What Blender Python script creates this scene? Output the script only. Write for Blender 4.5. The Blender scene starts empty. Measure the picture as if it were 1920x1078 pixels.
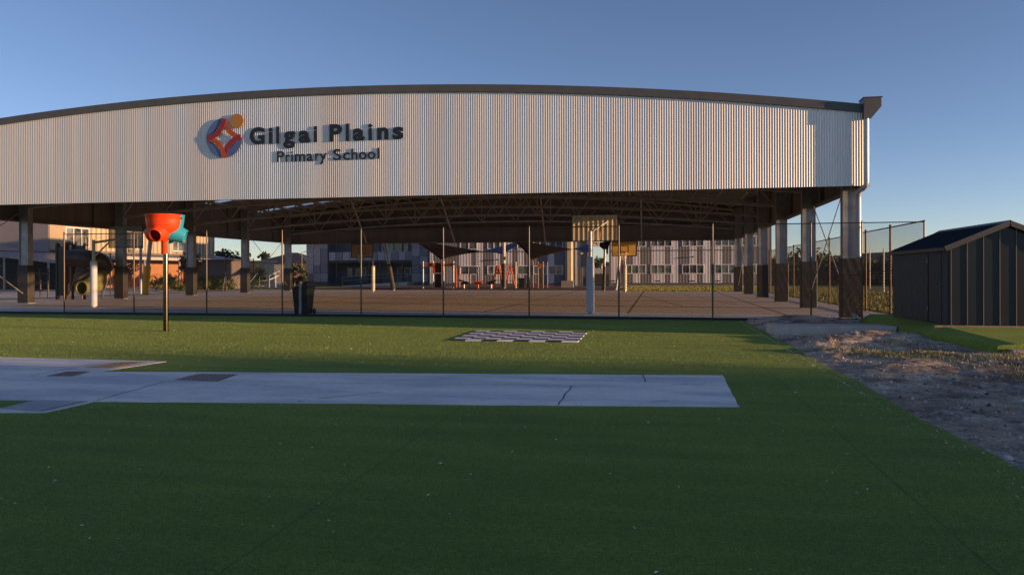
import bpy, math, random
from mathutils import Vector
random.seed(7)
C = bpy.context.scene
col = C.collection
PI = math.pi
# ---------------------------------------------------------------- camera
F_PX, YAW, YH, CAMH = 1423.1, .1891, 512.44, 1.45
cam = bpy.data.objects.new('camera', bpy.data.cameras.new('camera'))
col.objects.link(cam); C.camera = cam
cam.data.lens = 36*F_PX/1920; cam.data.sensor_width = 36
cam.data.shift_y = -(539-YH)/1920
cam.data.clip_start = .1; cam.data.clip_end = 3000
cam.location = (0, 0, CAMH)
cam.rotation_mode = 'XYZ'
from mathutils import Matrix
cam.rotation_euler = (Matrix.Rotation(YAW, 3, 'Z') @ Matrix.Rotation(PI/2, 3, 'X') @ Matrix.Rotation(-.002, 3, 'Z')).to_euler()
# ---------------------------------------------------------------- light
SUN_T, SUN_EL = .15, math.radians(4.0)
sd = Vector((1, -SUN_T, math.tan(SUN_EL)*math.hypot(1, SUN_T))).normalized()   # towards the sun
w = bpy.data.worlds.new('World'); C.world = w; w.use_nodes = True
nt = w.node_tree
bg = nt.nodes['Background']
sky = nt.nodes.new('ShaderNodeTexSky'); sky.sky_type = 'NISHITA'
sky.sun_disc = False; sky.sun_elevation = SUN_EL
sky.sun_rotation = math.atan2(sd.x, sd.y)
sky.air_density = .6; sky.dust_density = 0.05; sky.ozone_density = 1.6; sky.altitude = 30
tint = nt.nodes.new('ShaderNodeMix'); tint.data_type = 'RGBA'; tint.blend_type = 'MULTIPLY'; tint.inputs[0].default_value = 1
tint.inputs[7].default_value = (1.0, .865, .955, 1); nt.links.new(sky.outputs[0], tint.inputs[6]); nt.links.new(tint.outputs[2], bg.inputs[0]); bg.inputs[1].default_value = .15
sl = bpy.data.lights.new('sun', 'SUN'); sl.energy = 5; sl.angle = math.radians(.5); sl.color = (1, .62, .33)
so = bpy.data.objects.new('sun', sl); col.objects.link(so)
so.rotation_euler = sd.to_track_quat('Z', 'Y').to_euler(); so.location = (40, -10, 30)
C.view_settings.view_transform = 'Standard'; C.view_settings.look = 'None'
C.view_settings.exposure = .7; C.view_settings.gamma = 1; C.view_settings.use_curve_mapping = False

# ---------------------------------------------------------------- measuring helpers (photo survey -> metres)
def ray(x, y):
    u, v = x-960, y-YH
    cr, sr = math.cos(.002), math.sin(.002)
    u, v = cr*u-sr*v, sr*u+cr*v
    u /= F_PX; v /= F_PX
    s, c = math.sin(YAW), math.cos(YAW)
    return Vector((-s+u*c, c+u*s, -v))
def P(x, y, Y):
    r = ray(x, y); return Vector((0, 0, CAMH))+r*(Y/r.y)
def G(x, y, z=0):
    r = ray(x, y); return Vector((0, 0, CAMH))+r*((z-CAMH)/r.z)

# ---------------------------------------------------------------- materials
MATS = {}
def mat(name, c, rough=.6, metal=0, var=.12, scale=3, bump=0, bscale=40, c2=None, stretch=None, spec=None, trans=0, ior=1.45, alpha=None):
    if name in MATS: return MATS[name]
    m = bpy.data.materials.new(name); m.use_nodes = True
    n = m.node_tree.nodes; l = m.node_tree.links; b = n['Principled BSDF']
    b.inputs['Roughness'].default_value = rough; b.inputs['Metallic'].default_value = metal
    if spec is not None: b.inputs['Specular IOR Level'].default_value = spec
    b.inputs['Transmission Weight'].default_value = trans; b.inputs['IOR'].default_value = ior
    tc = n.new('ShaderNodeTexCoord'); mp = n.new('ShaderNodeMapping'); l.new(tc.outputs['Object'], mp.inputs[0])
    if stretch: mp.inputs['Scale'].default_value = stretch
    ns = n.new('ShaderNodeTexNoise'); ns.inputs['Scale'].default_value = scale; ns.inputs['Detail'].default_value = 6
    ns.inputs['Roughness'].default_value = .65
    l.new(mp.outputs[0], ns.inputs[0])
    cr = n.new('ShaderNodeValToRGB'); l.new(ns.outputs[0], cr.inputs[0])
    c2 = c2 or tuple(min(1, k*(1+var)) for k in c)
    cr.color_ramp.elements[0].position = .35; cr.color_ramp.elements[1].position = .65
    cr.color_ramp.elements[0].color = (*[k*(1-var) for k in c], 1); cr.color_ramp.elements[1].color = (*c2, 1)
    l.new(cr.outputs[0], b.inputs['Base Color'])
    if alpha is not None: b.inputs['Alpha'].default_value = alpha
    if bump:
        n2 = n.new('ShaderNodeTexNoise'); n2.inputs['Scale'].default_value = bscale; n2.inputs['Detail'].default_value = 5
        l.new(tc.outputs['Object'], n2.inputs[0])
        bp = n.new('ShaderNodeBump'); bp.inputs['Strength'].default_value = bump; bp.inputs['Distance'].default_value = .02
        l.new(n2.outputs[0], bp.inputs['Height']); l.new(bp.outputs[0], b.inputs['Normal'])
    MATS[name] = m
    return m

def node(nt, t, **k):
    n = nt.nodes.new(t)
    for a, v in k.items():
        if a in n.inputs: n.inputs[a].default_value = v
        else: setattr(n, a, v)
    return n
def ramp(nt, src, stops):
    r = nt.nodes.new('ShaderNodeValToRGB'); e = r.color_ramp.elements
    while len(e) > 1: e.remove(e[-1])
    e[0].position = stops[0][0]; e[0].color = (*stops[0][1], 1)
    for p_, c_ in stops[1:]:
        x = e.new(p_); x.color = (*c_, 1)
    nt.links.new(src, r.inputs[0]); return r.outputs[0]
def mix(nt, fac, a, b, mode='MIX'):
    m = nt.nodes.new('ShaderNodeMix'); m.data_type = 'RGBA'; m.blend_type = mode
    if isinstance(fac, (int, float)): m.inputs[0].default_value = fac
    else: nt.links.new(fac, m.inputs[0])
    for s, i in ((a, 6), (b, 7)):
        if isinstance(s, tuple): m.inputs[i].default_value = (*s, 1)
        else: nt.links.new(s, m.inputs[i])
    return m.outputs[2]
def newmat(name, rough=.8):
    m = bpy.data.materials.new(name); m.use_nodes = True; t = m.node_tree
    b = t.nodes['Principled BSDF']; b.inputs['Roughness'].default_value = rough
    tc = t.nodes.new('ShaderNodeTexCoord'); return m, t, b, tc.outputs['Object']
def noise(t, co, scale, detail=4, rough=.6, st=None, off=None):
    mp = t.nodes.new('ShaderNodeMapping')
    if st: mp.inputs['Scale'].default_value = st
    if off: mp.inputs['Location'].default_value = off
    t.links.new(co, mp.inputs[0])
    n = node(t, 'ShaderNodeTexNoise', Scale=scale, Detail=detail, Roughness=rough)
    t.links.new(mp.outputs[0], n.inputs[0]); return n.outputs[0]

def mat_turf():
    m, t, b, co = newmat('artificial turf', .85)
    fine = ramp(t, noise(t, co, 95, 3, .8), [(.33, (.085, .130, .019)), (.5, (.225, .320, .046)), (.68, (.42, .54, .095))])
    streak = ramp(t, noise(t, co, 1.1, 5, .65, (.35, 2.4, 1)), [(.3, (.72, .76, .74)), (.7, (1.16, 1.12, 1.05))])
    c = mix(t, 1, fine, streak, 'MULTIPLY')
    med = ramp(t, noise(t, co, 24, 5, .8, (1, 1.5, 1)), [(.36, (.62, .66, .62)), (.64, (1.32, 1.28, 1.25))])
    c = mix(t, 1, c, med, 'MULTIPLY')
    bl = ramp(t, noise(t, co, .45, 4, .6), [(.35, (.85, .85, .85)), (.7, (1.12, 1.08, 1.0))])
    c = mix(t, 1, c, bl, 'MULTIPLY')
    sx = t.nodes.new('ShaderNodeSeparateXYZ'); t.links.new(co, sx.inputs[0])
    a_ = node(t, 'ShaderNodeMath', operation='ADD'); a_.inputs[1].default_value = 370+2.1; t.links.new(sx.outputs['X'], a_.inputs[0])
    d_ = node(t, 'ShaderNodeMath', operation='MODULO'); d_.inputs[1].default_value = 3.7; t.links.new(a_.outputs[0], d_.inputs[0])
    l_ = node(t, 'ShaderNodeMath', operation='LESS_THAN'); l_.inputs[1].default_value = .016; t.links.new(d_.outputs[0], l_.inputs[0])
    c = mix(t, l_.outputs[0], c, mix(t, 1, c, (.62, .64, .62), 'MULTIPLY'))
    dusty = ramp(t, noise(t, co, 2.6, 6, .75, None, (5, 2, 0)), [(.60, (0, 0, 0)), (.78, (1, 1, 1))])
    c = mix(t, dusty, c, (.085, .105, .045)) if False else c
    t.links.new(c, b.inputs['Base Color'])
    b.inputs['Sheen Weight'].default_value = .25; b.inputs['Sheen Roughness'].default_value = .5
    b.inputs['Sheen Tint'].default_value = (.5, .6, .25, 1)
    b.inputs['Specular IOR Level'].default_value = .25
    bp = node(t, 'ShaderNodeBump', Strength=.9, Distance=.03)
    t.links.new(noise(t, co, 70, 4, .8), bp.inputs['Height']); t.links.new(bp.outputs[0], b.inputs['Normal'])
    return m
def mat_path():
    m, t, b, co = newmat('pale concrete', .8)
    c = ramp(t, noise(t, co, 1.3, 8, .7, (1, 2.2, 1)), [(.3, (.78, .73, .66)), (.5, (.88, .83, .76)), (.7, (.94, .88, .80))])
    sp = ramp(t, noise(t, co, 9, 8, .8), [(.32, (.50, .50, .52)), (.46, (1, 1, 1))])
    c = mix(t, .6, c, sp, 'MULTIPLY')
    wet = ramp(t, noise(t, co, .9, 5, .6, (.5, 1.6, 1), (3, 7, 0)), [(.38, (.72, .74, .80)), (.58, (1.05, 1.02, 1))])
    c = mix(t, 1, c, wet, 'MULTIPLY')
    t.links.new(c, b.inputs['Base Color'])
    bp = node(t, 'ShaderNodeBump', Strength=.3, Distance=.01)
    t.links.new(noise(t, co, 60, 6, .7), bp.inputs['Height']); t.links.new(bp.outputs[0], b.inputs['Normal'])
    return m
def mat_court():
    m, t, b, co = newmat('court concrete', .7)
    c = ramp(t, noise(t, co, .25, 7, .65, (.6, 1.6, 1)), [(.3, (.74, .57, .41)), (.7, (.86, .68, .50))])
    # saw-cut joints
    sx = t.nodes.new('ShaderNodeSeparateXYZ'); t.links.new(co, sx.inputs[0])
    out = c
    for ax, per, off in (('X', 5.4, 1.1), ('Y', 3.4, .6)):
        a = node(t, 'ShaderNodeMath', operation='ADD'); a.inputs[1].default_value = off+500*per; t.links.new(sx.outputs[ax], a.inputs[0])
        d = node(t, 'ShaderNodeMath', operation='MODULO'); d.inputs[1].default_value = per; t.links.new(a.outputs[0], d.inputs[0])
        l_ = node(t, 'ShaderNodeMath', operation='LESS_THAN'); l_.inputs[1].default_value = .10; t.links.new(d.outputs[0], l_.inputs[0])
        out = mix(t, l_.outputs[0], out, (.20, .14, .10))
    t.links.new(out, b.inputs['Base Color'])
    bp = node(t, 'ShaderNodeBump', Strength=.3, Distance=.01)
    t.links.new(noise(t, co, 30, 6, .7), bp.inputs['Height']); t.links.new(bp.outputs[0], b.inputs['Normal'])
    return m
def mat_dirt():
    m, t, b, co = newmat('crushed rock and dirt', .95)
    a = ramp(t, noise(t, co, 1.1, 8, .7), [(.32, (.42, .31, .21)), (.5, (.68, .51, .36)), (.68, (.84, .66, .47))])
    sp = ramp(t, noise(t, co, 26, 6, .85), [(.34, (.50, .49, .48)), (.5, (.95, .94, .92)), (.66, (1.2, 1.17, 1.12))])
    c = mix(t, .9, a, sp, 'MULTIPLY')
    # dark soil patch near the front right, pale sandy strip beside the turf
    dk = ramp(t, noise(t, co, .8, 7, .7, None, (3.3, 1.1, 0)), [(.46, (0, 0, 0)), (.58, (1, 1, 1))])
    c = mix(t, dk, c, mix(t, 1, (.24, .18, .14), sp, 'MULTIPLY'))
    sa = ramp(t, noise(t, co, 1.6, 8, .85, (1, .8, 1), (1.3, 8.1, 0)), [(.5, (0, 0, 0)), (.60, (1, 1, 1))])
    c = mix(t, sa, c, mix(t, 1, (.90, .77, .62), sp, 'MULTIPLY'))
    sx = t.nodes.new('ShaderNodeSeparateXYZ'); t.links.new(co, sx.inputs[0])
    nz_ = noise(t, co, 1.4, 6, .7, None, (9, 4, 0))
    def sm(src, a0, a1):
        ad = node(t, 'ShaderNodeMath', operation='MULTIPLY_ADD'); ad.inputs[1].default_value = 3.0; t.links.new(nz_, ad.inputs[0]); t.links.new(src, ad.inputs[2])
        mr = node(t, 'ShaderNodeMapRange'); mr.inputs['From Min'].default_value = a0; mr.inputs['From Max'].default_value = a1; t.links.new(ad.outputs[0], mr.inputs['Value']); return mr.outputs[0]
    mm = node(t, 'ShaderNodeMath', operation='MULTIPLY'); t.links.new(sm(sx.outputs['X'], 5.4, 6.3), mm.inputs[0]); t.links.new(sm(sx.outputs['Y'], 16.0, 14.0), mm.inputs[1])
    m2 = node(t, 'ShaderNodeMath', operation='MULTIPLY'); m2.inputs[1].default_value = .85; t.links.new(mm.outputs[0], m2.inputs[0])
    c = mix(t, m2.outputs[0], c, mix(t, 1, (.17, .125, .095), sp, 'MULTIPLY'))
    clod = ramp(t, noise(t, co, 30, 4, .8, (.8, 1.6, 1), (2, 2, 2)), [(.38, (.25, .23, .23)), (.46, (1, 1, 1))])
    c = mix(t, 1, c, clod, 'MULTIPLY')
    t.links.new(c, b.inputs['Base Color'])
    bp = node(t, 'ShaderNodeBump', Strength=1, Distance=.05)
    t.links.new(noise(t, co, 22, 8, .8), bp.inputs['Height']); t.links.new(bp.outputs[0], b.inputs['Normal'])
    return m
def mat_field():
    m, t, b, co = newmat('field grass', .95)
    a = ramp(t, noise(t, co, .12, 7, .65, (.5, 1.6, 1)), [(.3, (.14, .15, .03)), (.55, (.25, .24, .045)), (.75, (.38, .32, .08))])
    sp = ramp(t, noise(t, co, 18, 4, .8), [(.3, (.6, .6, .6)), (.7, (1.3, 1.3, 1.2))])
    t.links.new(mix(t, 1, a, sp, 'MULTIPLY'), b.inputs['Base Color'])
    bp = node(t, 'ShaderNodeBump', Strength=1, Distance=.4)
    t.links.new(noise(t, co, 9, 5, .8), bp.inputs['Height']); t.links.new(bp.outputs[0], b.inputs['Normal'])
    return m
TURF, PATH, COURT, DIRT, FIELD = mat_turf(), mat_path(), mat_court(), mat_dirt(), mat_field()
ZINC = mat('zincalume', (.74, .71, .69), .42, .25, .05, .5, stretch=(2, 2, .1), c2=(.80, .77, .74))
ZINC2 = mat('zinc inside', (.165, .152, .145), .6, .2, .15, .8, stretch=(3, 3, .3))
FLASH = mat('grey flashing', (.10, .098, .098), .45, .1, .1, 2)
STEEL = mat('galvanised steel', (.34, .34, .35), .45, .5, .22, 2.5)
STEELD = mat('roof steel', (.34, .315, .295), .6, .2, .2, 3)
POST = mat('fence steel', (.075, .06, .052), .35, .6, .15, 5)
WIRE = mat('fence wire', (.035, .033, .032), .5, .4, .1, 9)
DARKPAD = mat('dark vinyl pad', (.040, .034, .030), .5, 0, .2, 1.5, .5, 9)
CREAMPAD = mat('cream pad', (.62, .55, .42), .6, 0, .1, 3, .3, 12)
BLUEPAD = mat('blue grey pad', (.52, .55, .60), .55, 0, .08, 3, .3, 12)
YELPAD = mat('yellow pad', (.72, .40, .03), .6, 0, .1, 3, .2, 12)
PVC = mat('painted pvc', (.60, .60, .62), .35, 0, .05, 3)
INK = mat('dark navy letters', (.016, .018, .028), .4, 0, .1, 5)
STAINLESS = mat('stainless', (.11, .09, .075), .16, 1, .06, 4)
REDPL = mat('red plastic', (.80, .06, .012), .38, 0, .05, 6)
BLUEPL = mat('turquoise plastic', (.03, .30, .42), .38, 0, .05, 6)
BLACK = mat('black', (.015, .015, .016), .5, 0, .1, 5)
WHITE = mat('white paint', (.78, .78, .78), .5, 0, .05, 5)
BINM = mat('dark green plastic', (.010, .020, .013), .45, 0, .1, 5)
MULCH = mat('bark mulch', (.10, .055, .032), .95, 0, .4, 20, 1, 30)
GLASS = mat('window glass', (.03, .035, .045), .06, 0, .1, 2, spec=.8)

# ---------------------------------------------------------------- mesh builder
class MB:
    def __init__(s): s.v = []; s.f = []; s.mi = []; s.sm = []
    def add(s, vs, fs, mi=0, smooth=False):
        o = len(s.v); s.v += [tuple(p) for p in vs]; s.f += [tuple(i+o for i in f) for f in fs]
        s.mi += [mi]*len(fs); s.sm += [smooth]*len(fs); return s
    def box(s, x0, x1, y0, y1, z0, z1, mi=0):
        vs = [(x, y, z) for z in (z0, z1) for y in (y0, y1) for x in (x0, x1)]
        return s.add(vs, [(0, 2, 3, 1), (4, 5, 7, 6), (0, 1, 5, 4), (2, 6, 7, 3), (0, 4, 6, 2), (1, 3, 7, 5)], mi)
    def quad(s, a, b, c, d, mi=0): return s.add([a, b, c, d], [(0, 1, 2, 3)], mi)
    def bar(s, a, b, w, h=None, mi=0):           # rectangular bar between points
        a, b = Vector(a), Vector(b); h = h or w; d = (b-a).normalized()
        up = Vector((0, 0, 1)) if abs(d.z) < .95 else Vector((0, 1, 0))
        u = d.cross(up).normalized(); v = u.cross(d).normalized()
        vs = [p+u*(i*w/2)+v*(j*h/2) for p in (a, b) for i, j in ((-1, -1), (1, -1), (1, 1), (-1, 1))]
        return s.add(vs, [(3, 2, 1, 0), (4, 5, 6, 7), (0, 1, 5, 4), (1, 2, 6, 5), (2, 3, 7, 6), (3, 0, 4, 7)], mi)
    def tube(s, pts, r, n=10, mi=0, caps=True, smooth=True):
        pts = [Vector(p) for p in pts]; rs = r if isinstance(r, (list, tuple)) else [r]*len(pts)
        vs = []; fs = []; pu = None
        for i, p in enumerate(pts):
            d = (pts[min(i+1, len(pts)-1)]-pts[max(i-1, 0)]).normalized()
            if pu is None:
                up = Vector((0, 0, 1)) if abs(d.z) < .9 else Vector((0, 1, 0)); u = d.cross(up).normalized()
            else: u = (pu-d*pu.dot(d)).normalized()
            pu = u; v = d.cross(u)
            for k in range(n):
                a = 2*PI*k/n; vs.append(p+u*(rs[i]*math.cos(a))+v*(rs[i]*math.sin(a)))
        for i in range(len(pts)-1):
            for k in range(n):
                k2 = (k+1) % n; fs.append((i*n+k, i*n+k2, (i+1)*n+k2, (i+1)*n+k))
        s.add(vs, fs, mi, smooth)
        if caps:
            s.add(vs[:n], [tuple(range(n))[::-1]], mi); s.add(vs[-n:], [tuple(range(n))], mi)
        return s
    def lathe(s, c, prof, n=24, mi=0, a0=0, a1=2*PI, smooth=True):   # prof: (r, z)
        full = abs(a1-a0-2*PI) < 1e-6; m = n if full else n+1
        vs = [(c[0]+r*math.cos(a0+(a1-a0)*k/n), c[1]+r*math.sin(a0+(a1-a0)*k/n), c[2]+z) for r, z in prof for k in range(m)]
        fs = []
        for i in range(len(prof)-1):
            for k in range(n):
                k2 = (k+1) % m; fs.append((i*m+k, i*m+k2, (i+1)*m+k2, (i+1)*m+k))
        return s.add(vs, fs, mi, smooth)
    def prism(s, poly, y0, y1, mi=0):            # poly in (x, z), extruded along y
        n = len(poly); vs = [(x, y0, z) for x, z in poly]+[(x, y1, z) for x, z in poly]
        return s.add(vs, [tuple(range(n)), tuple(range(n, 2*n))[::-1]]+[(i, i+n, (i+1) % n+n, (i+1) % n) for i in range(n)], mi)
    def slab(s, poly, z0, z1, mi=0):             # poly in (x, y)
        n = len(poly); vs = [(x, y, z0) for x, y in poly]+[(x, y, z1) for x, y in poly]
        return s.add(vs, [tuple(range(n))[::-1], tuple(range(n, 2*n))]+[(i, (i+1) % n, (i+1) % n+n, i+n) for i in range(n)], mi)
    def build(s, name, m, parent=None, bevel=0):
        me = bpy.data.meshes.new(name); me.from_pydata(s.v, [], s.f)
        for x in (m if isinstance(m, (list, tuple)) else [m]): me.materials.append(x)
        me.polygons.foreach_set('material_index', s.mi); me.polygons.foreach_set('use_smooth', s.sm)
        me.update()
        o = bpy.data.objects.new(name, me); col.objects.link(o)
        if parent is not None:
            o.parent = parent; o.matrix_parent_inverse = Matrix.Translation(-Vector(parent.location)) if parent.type == 'EMPTY' else Matrix.Identity(4)
        if bevel:
            b = o.modifiers.new('bevel', 'BEVEL'); b.width = bevel; b.segments = 2; b.limit_method = 'ANGLE'
        return o
def tag(o, label=None, cat=None, group=None, kind=None):
    for k, v in (('label', label), ('category', cat), ('group', group), ('kind', kind)):
        if v: o[k] = v
    return o
def empty(name, loc, label, cat, group=None):
    e = bpy.data.objects.new(name, None); col.objects.link(e); e.location = loc; e.empty_display_size = .3
    return tag(e, label, cat, group)
def copy_tree(o, dx, label):
    def cp(a, par):
        c = a.copy(); col.objects.link(c)
        if par is not None: c.parent = par
        for ch in [x for x in list(col.objects) if x.parent == a]: cp(ch, c)
        return c
    c = cp(o, None); c.location = Vector(o.location)+Vector(dx); c['label'] = label
    return c

# ================================================================ GROUND
s = MB().add([(-900, -300, -.03), (900, -300, -.03), (900, 1500, -.03), (-900, 1500, -.03)], [(0, 1, 2, 3)])
tag(s.build('ground', FIELD), kind='structure')
# artificial turf, straight right-hand edge at x 2.55
edge = [(2.60+.03*math.sin(y*1.3)+random.uniform(-.022, .022), y) for y in [-8+i*.16 for i in range(200)] if y < 24]
MB().slab([(-60, -8)]+edge+[(2.65, 24.0), (-60, 24.0)], -.05, 0).build('turf', TURF)['kind'] = 'structure'
# court slab under the roof
tag(MB().slab([(-36, 24.0), (7.9, 24.0), (7.9, 27.2), (-36, 29.4)], -.06, -.004).build('skylit_strip', mat('pale apron concrete', (.80, .79, .78), .8, 0, .08, 2, .2, 40)), kind='structure')  # paler floor strip: sky light at the roof edge put into the colour
tag(MB().slab([(-36, 29.41), (7.9, 27.21), (7.9, 61.4), (-36, 61.4)], -.06, -.004).build('court_floor', COURT), kind='structure')
# yard behind the court
tag(MB().slab([(-90, 24.02), (-36.02, 24.02), (-36.02, 61.42), (-46.02, 61.42), (-46.02, 110), (-90, 110)], -.06, -.01).build('yard_paving', COURT), kind='structure')
mul = MB().box(-30, -3.5, 64.2, 80, -.05, .12)
tag(mul.build('playground_mulch', MULCH), kind='structure')
tag(MB().box(-46, -3, 61.44, 64.18, -.05, .0).build('path', COURT), kind='structure')
# painted court lines
ln = MB()
YL = mat('line paint yellow', (.55, .42, .12), .7, 0, .2, 6)
for a, b in (((-5.2, 36.5), (-2.6, 47.5)), ((-1.0, 50), (1.2, 33)), ((1.8, 52), (3.6, 36)), ((3.4, 40), (4.9, 40))):
    a, b = Vector((*a, 0)), Vector((*b, 0)); d = (b-a).normalized(); n_ = Vector((-d.y, d.x, 0))*.03
    ln.quad(a-n_, b-n_, b+n_, a+n_)
tag(ln.build('court_marking', YL), kind='structure')
# thin dark edging kerb along the fence line
tag(MB().box(-34, 2.7, 24.02, 24.14, -.02, .05).build('kerb', mat('dark edging', (.03, .028, .027), .8)), kind='structure')

# concrete path slabs let into the turf
def slabpoly(name, pts, z, m=PATH):
    rj = random.Random(5); out = []
    for a, b in zip(pts, pts[1:]+pts[:1]):
        a, b = Vector(a), Vector(b); L = (b-a).length; k = max(1, int(L/.22)); out.append((a.x, a.y)); nn = Vector((-(b-a).y, (b-a).x))/L; wv = 0
        for i in range(1, k): wv = .75*wv+rj.uniform(-.008, .008); q_ = a.lerp(b, i/k)+nn*wv; out.append((q_.x, q_.y))
    pts = out
    o = MB().slab(pts, -.04, z).build(name, m); return tag(o, kind='structure')
slabpoly('path', [(-12.5, 6.76), (-7.45, 7.49), (-6.99, 7.53), (-6.98, 7.0), (-6.76, 6.8), (-6.30, 6.88), (-6.29, 7.58), (.87, 8.52), (.9, 11.09),
                  (-8.15, 9.92), (-7.98, 11.26), (-12.5, 11.4)], .006)
jt = MB()
JM = mat('joint', (.14, .135, .13), .9)
for a, b in (((-1.08, 9.71), (-1.075, 8.27)), ((-6.5, 9.15), (-6.3, 7.62)), ((-6.5, 9.16), (.2, 9.9)), ((-4.0, 8.0), (-3.9, 7.95)), ((-.2, 10.95), (-.16, 10.2)), ((.3, 10.1), (.62, 10.12)), ((-.05, 8.7), (.12, 8.72)),
             ((-11, 10.2), (-8.9, 10.3)), ((-8.9, 11.0), (-8.75, 9.3)), ((-3.85, 8.2), (-3.3, 8.75))):
    a, b = Vector((*a, .0095)), Vector((*b, .0095)); k = 7
    pp = [a.lerp(b, i/k)+Vector((random.uniform(-.012, .012), random.uniform(-.012, .012), 0)) for i in range(k+1)]
    big = (a-b).length > 4
    for p_, q_ in zip(pp, pp[1:]):
        d = (q_-p_).normalized(); n_ = Vector((-d.y, d.x, 0))*(.004 if big else .008); jt.quad(p_-n_, q_-n_, q_+n_, p_+n_)
tag(jt.build('path_joint', JM), kind='structure')
# drainage grates set in the path
def grate(name, pts, nb, label, frame_m, bar_m, split=.5):
    e = empty(name, (sum(p[0] for p in pts)/4, sum(p[1] for p in pts)/4, .008), label, 'grate', 'floor grates in the concrete path')
    p = [Vector((*q, .011)) for q in pts]      # order: front-left, back-left, back-right, front-right
    fr = MB()
    for i in range(4): fr.bar(p[i]-Vector((0, 0, .002)), p[(i+1) % 4]-Vector((0, 0, .002)), .03, .004)
    fr.build('frame', frame_m, e)
    MB().quad(*[q-Vector((0, 0, .0035)) for q in p]).build('pit', BLACK, e)
    br = MB()
    for i in range(1, nb): br.bar(p[0].lerp(p[3], i/nb)+Vector((0, 0, .001)), p[1].lerp(p[2], i/nb)+Vector((0, 0, .001)), p[0].lerp(p[3], 1/nb).__sub__(p[0]).length*split, .006)
    br.build('bars', bar_m, e)
TAN = mat('tan grating', (.36, .24, .13), .7, 0, .15, 12)
GRM = mat('grate steel', (.33, .29, .27), .5, .3, .2, 12)
grate('drain_grate', [(-6.46, 9.31), (-6.51, 9.91), (-5.92, 9.95), (-5.81, 9.27)], 9, 'open slatted steel drain grate set in the long concrete strip', GRM, GRM, .45)
grate('drain_grate', [(-8.50, 9.33), (-8.58, 9.78), (-8.26, 9.86), (-8.13, 9.40)], 14, 'small brown floor grate nearer the camera at the corner of the concrete slabs', GRM, mat('rusty grate', (.26, .17, .13), .7), .7)
grate('drain_grate', [(-8.68, 10.28), (-8.64, 11.0), (-8.21, 11.07), (-8.22, 10.32)], 22, 'tan yellow floor grate near the pointed end of the back slab', TAN, TAN, .8)
grate('drain_grate', [(-6.95, 7.0), (-6.97, 7.5), (-6.36, 7.55), (-6.37, 6.92)], 7, 'pale grooved grate in the short slab nearest the camera', mat('pale grate', (.42, .42, .44), .7), mat('pale grate', (.42, .42, .44), .7), .85)

# dirt ground on the right: height field
def hgt(x, y):
    h = 0
    for mx, my, r, a in ((3.6, 23.2, 1.0, .16), (3.0, 21.3, .9, .10), (4.4, 17.7, .8, .16), (3.6, 16.6, .9, .12), (5.0, 16.2, .9, .12), (3.1, 14.6, .6, .07), (4.6, 23.4, .9, .12), (5.3, 17.6, .7, .1), (5.2, 14.0, 1.3, .06), (6.5, 12.5, 1.2, .05), (3.6, 12.6, .5, .04), (3.2, 19.6, .6, .06)):
        h += a*math.exp(-((x-mx)**2+(y-my)**2)/(2*(r*.62)**2))
    from mathutils import noise as nz
    h += .035*nz.noise(Vector((x*1.4, y*1.4, 0)))+.018*nz.noise(Vector((x*5, y*5, 3)))+.010*nz.noise(Vector((x*14, y*14, 3)))+.012*nz.noise(Vector((x*9, y*9, 7)))
    e = max(0, min(1, (x-2.45)/.5))
    return -.02+e*(h+.025)
d = MB(); nx, ny = 150, 330; X0_, X1_, Y0_, Y1_ = 2.4, 10.0, -1.0, 24.0
vs = [(X0_+(X1_-X0_)*i/nx, Y0_+(Y1_-Y0_)*j/ny, 0) for j in range(ny+1) for i in range(nx+1)]
vs = [(x, y, hgt(x, y)) for x, y, z in vs]
d.add(vs, [(j*(nx+1)+i, j*(nx+1)+i+1, (j+1)*(nx+1)+i+1, (j+1)*(nx+1)+i) for j in range(ny) for i in range(nx)], 0, True)
tag(d.build('bare_ground', DIRT), kind='structure')
# pebbles and clods (uncountable)
pb = MB()
for i in range(2600):
    x = 2.7+random.random()**1.3*5; y = random.uniform(4, 23.8)
    if x > 5.4 and y > 14.5: continue
    r = random.uniform(.006, .028)*(1.6 if random.random() < .06 else 1); z = hgt(x, y)
    a = random.random()*6
    vs = [(x+r*math.cos(a+k*PI/2)*random.uniform(.7, 1.2), y+r*math.sin(a+k*PI/2)*random.uniform(.7, 1.2), z-.002) for k in range(4)]+[(x+random.uniform(-.3, .3)*r, y, z+r*random.uniform(.5, 1))]
    pb.add(vs, [(0, 1, 4), (1, 2, 4), (2, 3, 4), (3, 0, 4)], random.choice((0, 0, 1, 2)))
for i in range(600):
    x = 2.62-abs(random.gauss(0, .22)); y = random.uniform(4, 23.8); r = random.uniform(.003, .010); a = random.random()*6
    vs = [(x+r*math.cos(a+k*PI/2)*random.uniform(.7, 1.3), y+r*math.sin(a+k*PI/2)*random.uniform(.7, 1.3), .003) for k in range(4)]+[(x, y, .003+r*.8)]
    pb.add(vs, [(0, 1, 4), (1, 2, 4), (2, 3, 4), (3, 0, 4)], random.choice((0, 1, 1, 2)))
tag(pb.build('gravel', [mat('pebble grey', (.30, .27, .25), .9), mat('pebble pale', (.60, .54, .49), .9), mat('pebble dark', (.06, .05, .05), .9)]), 'loose gravel and clods scattered over the bare ground', 'gravel', kind='stuff')
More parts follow.
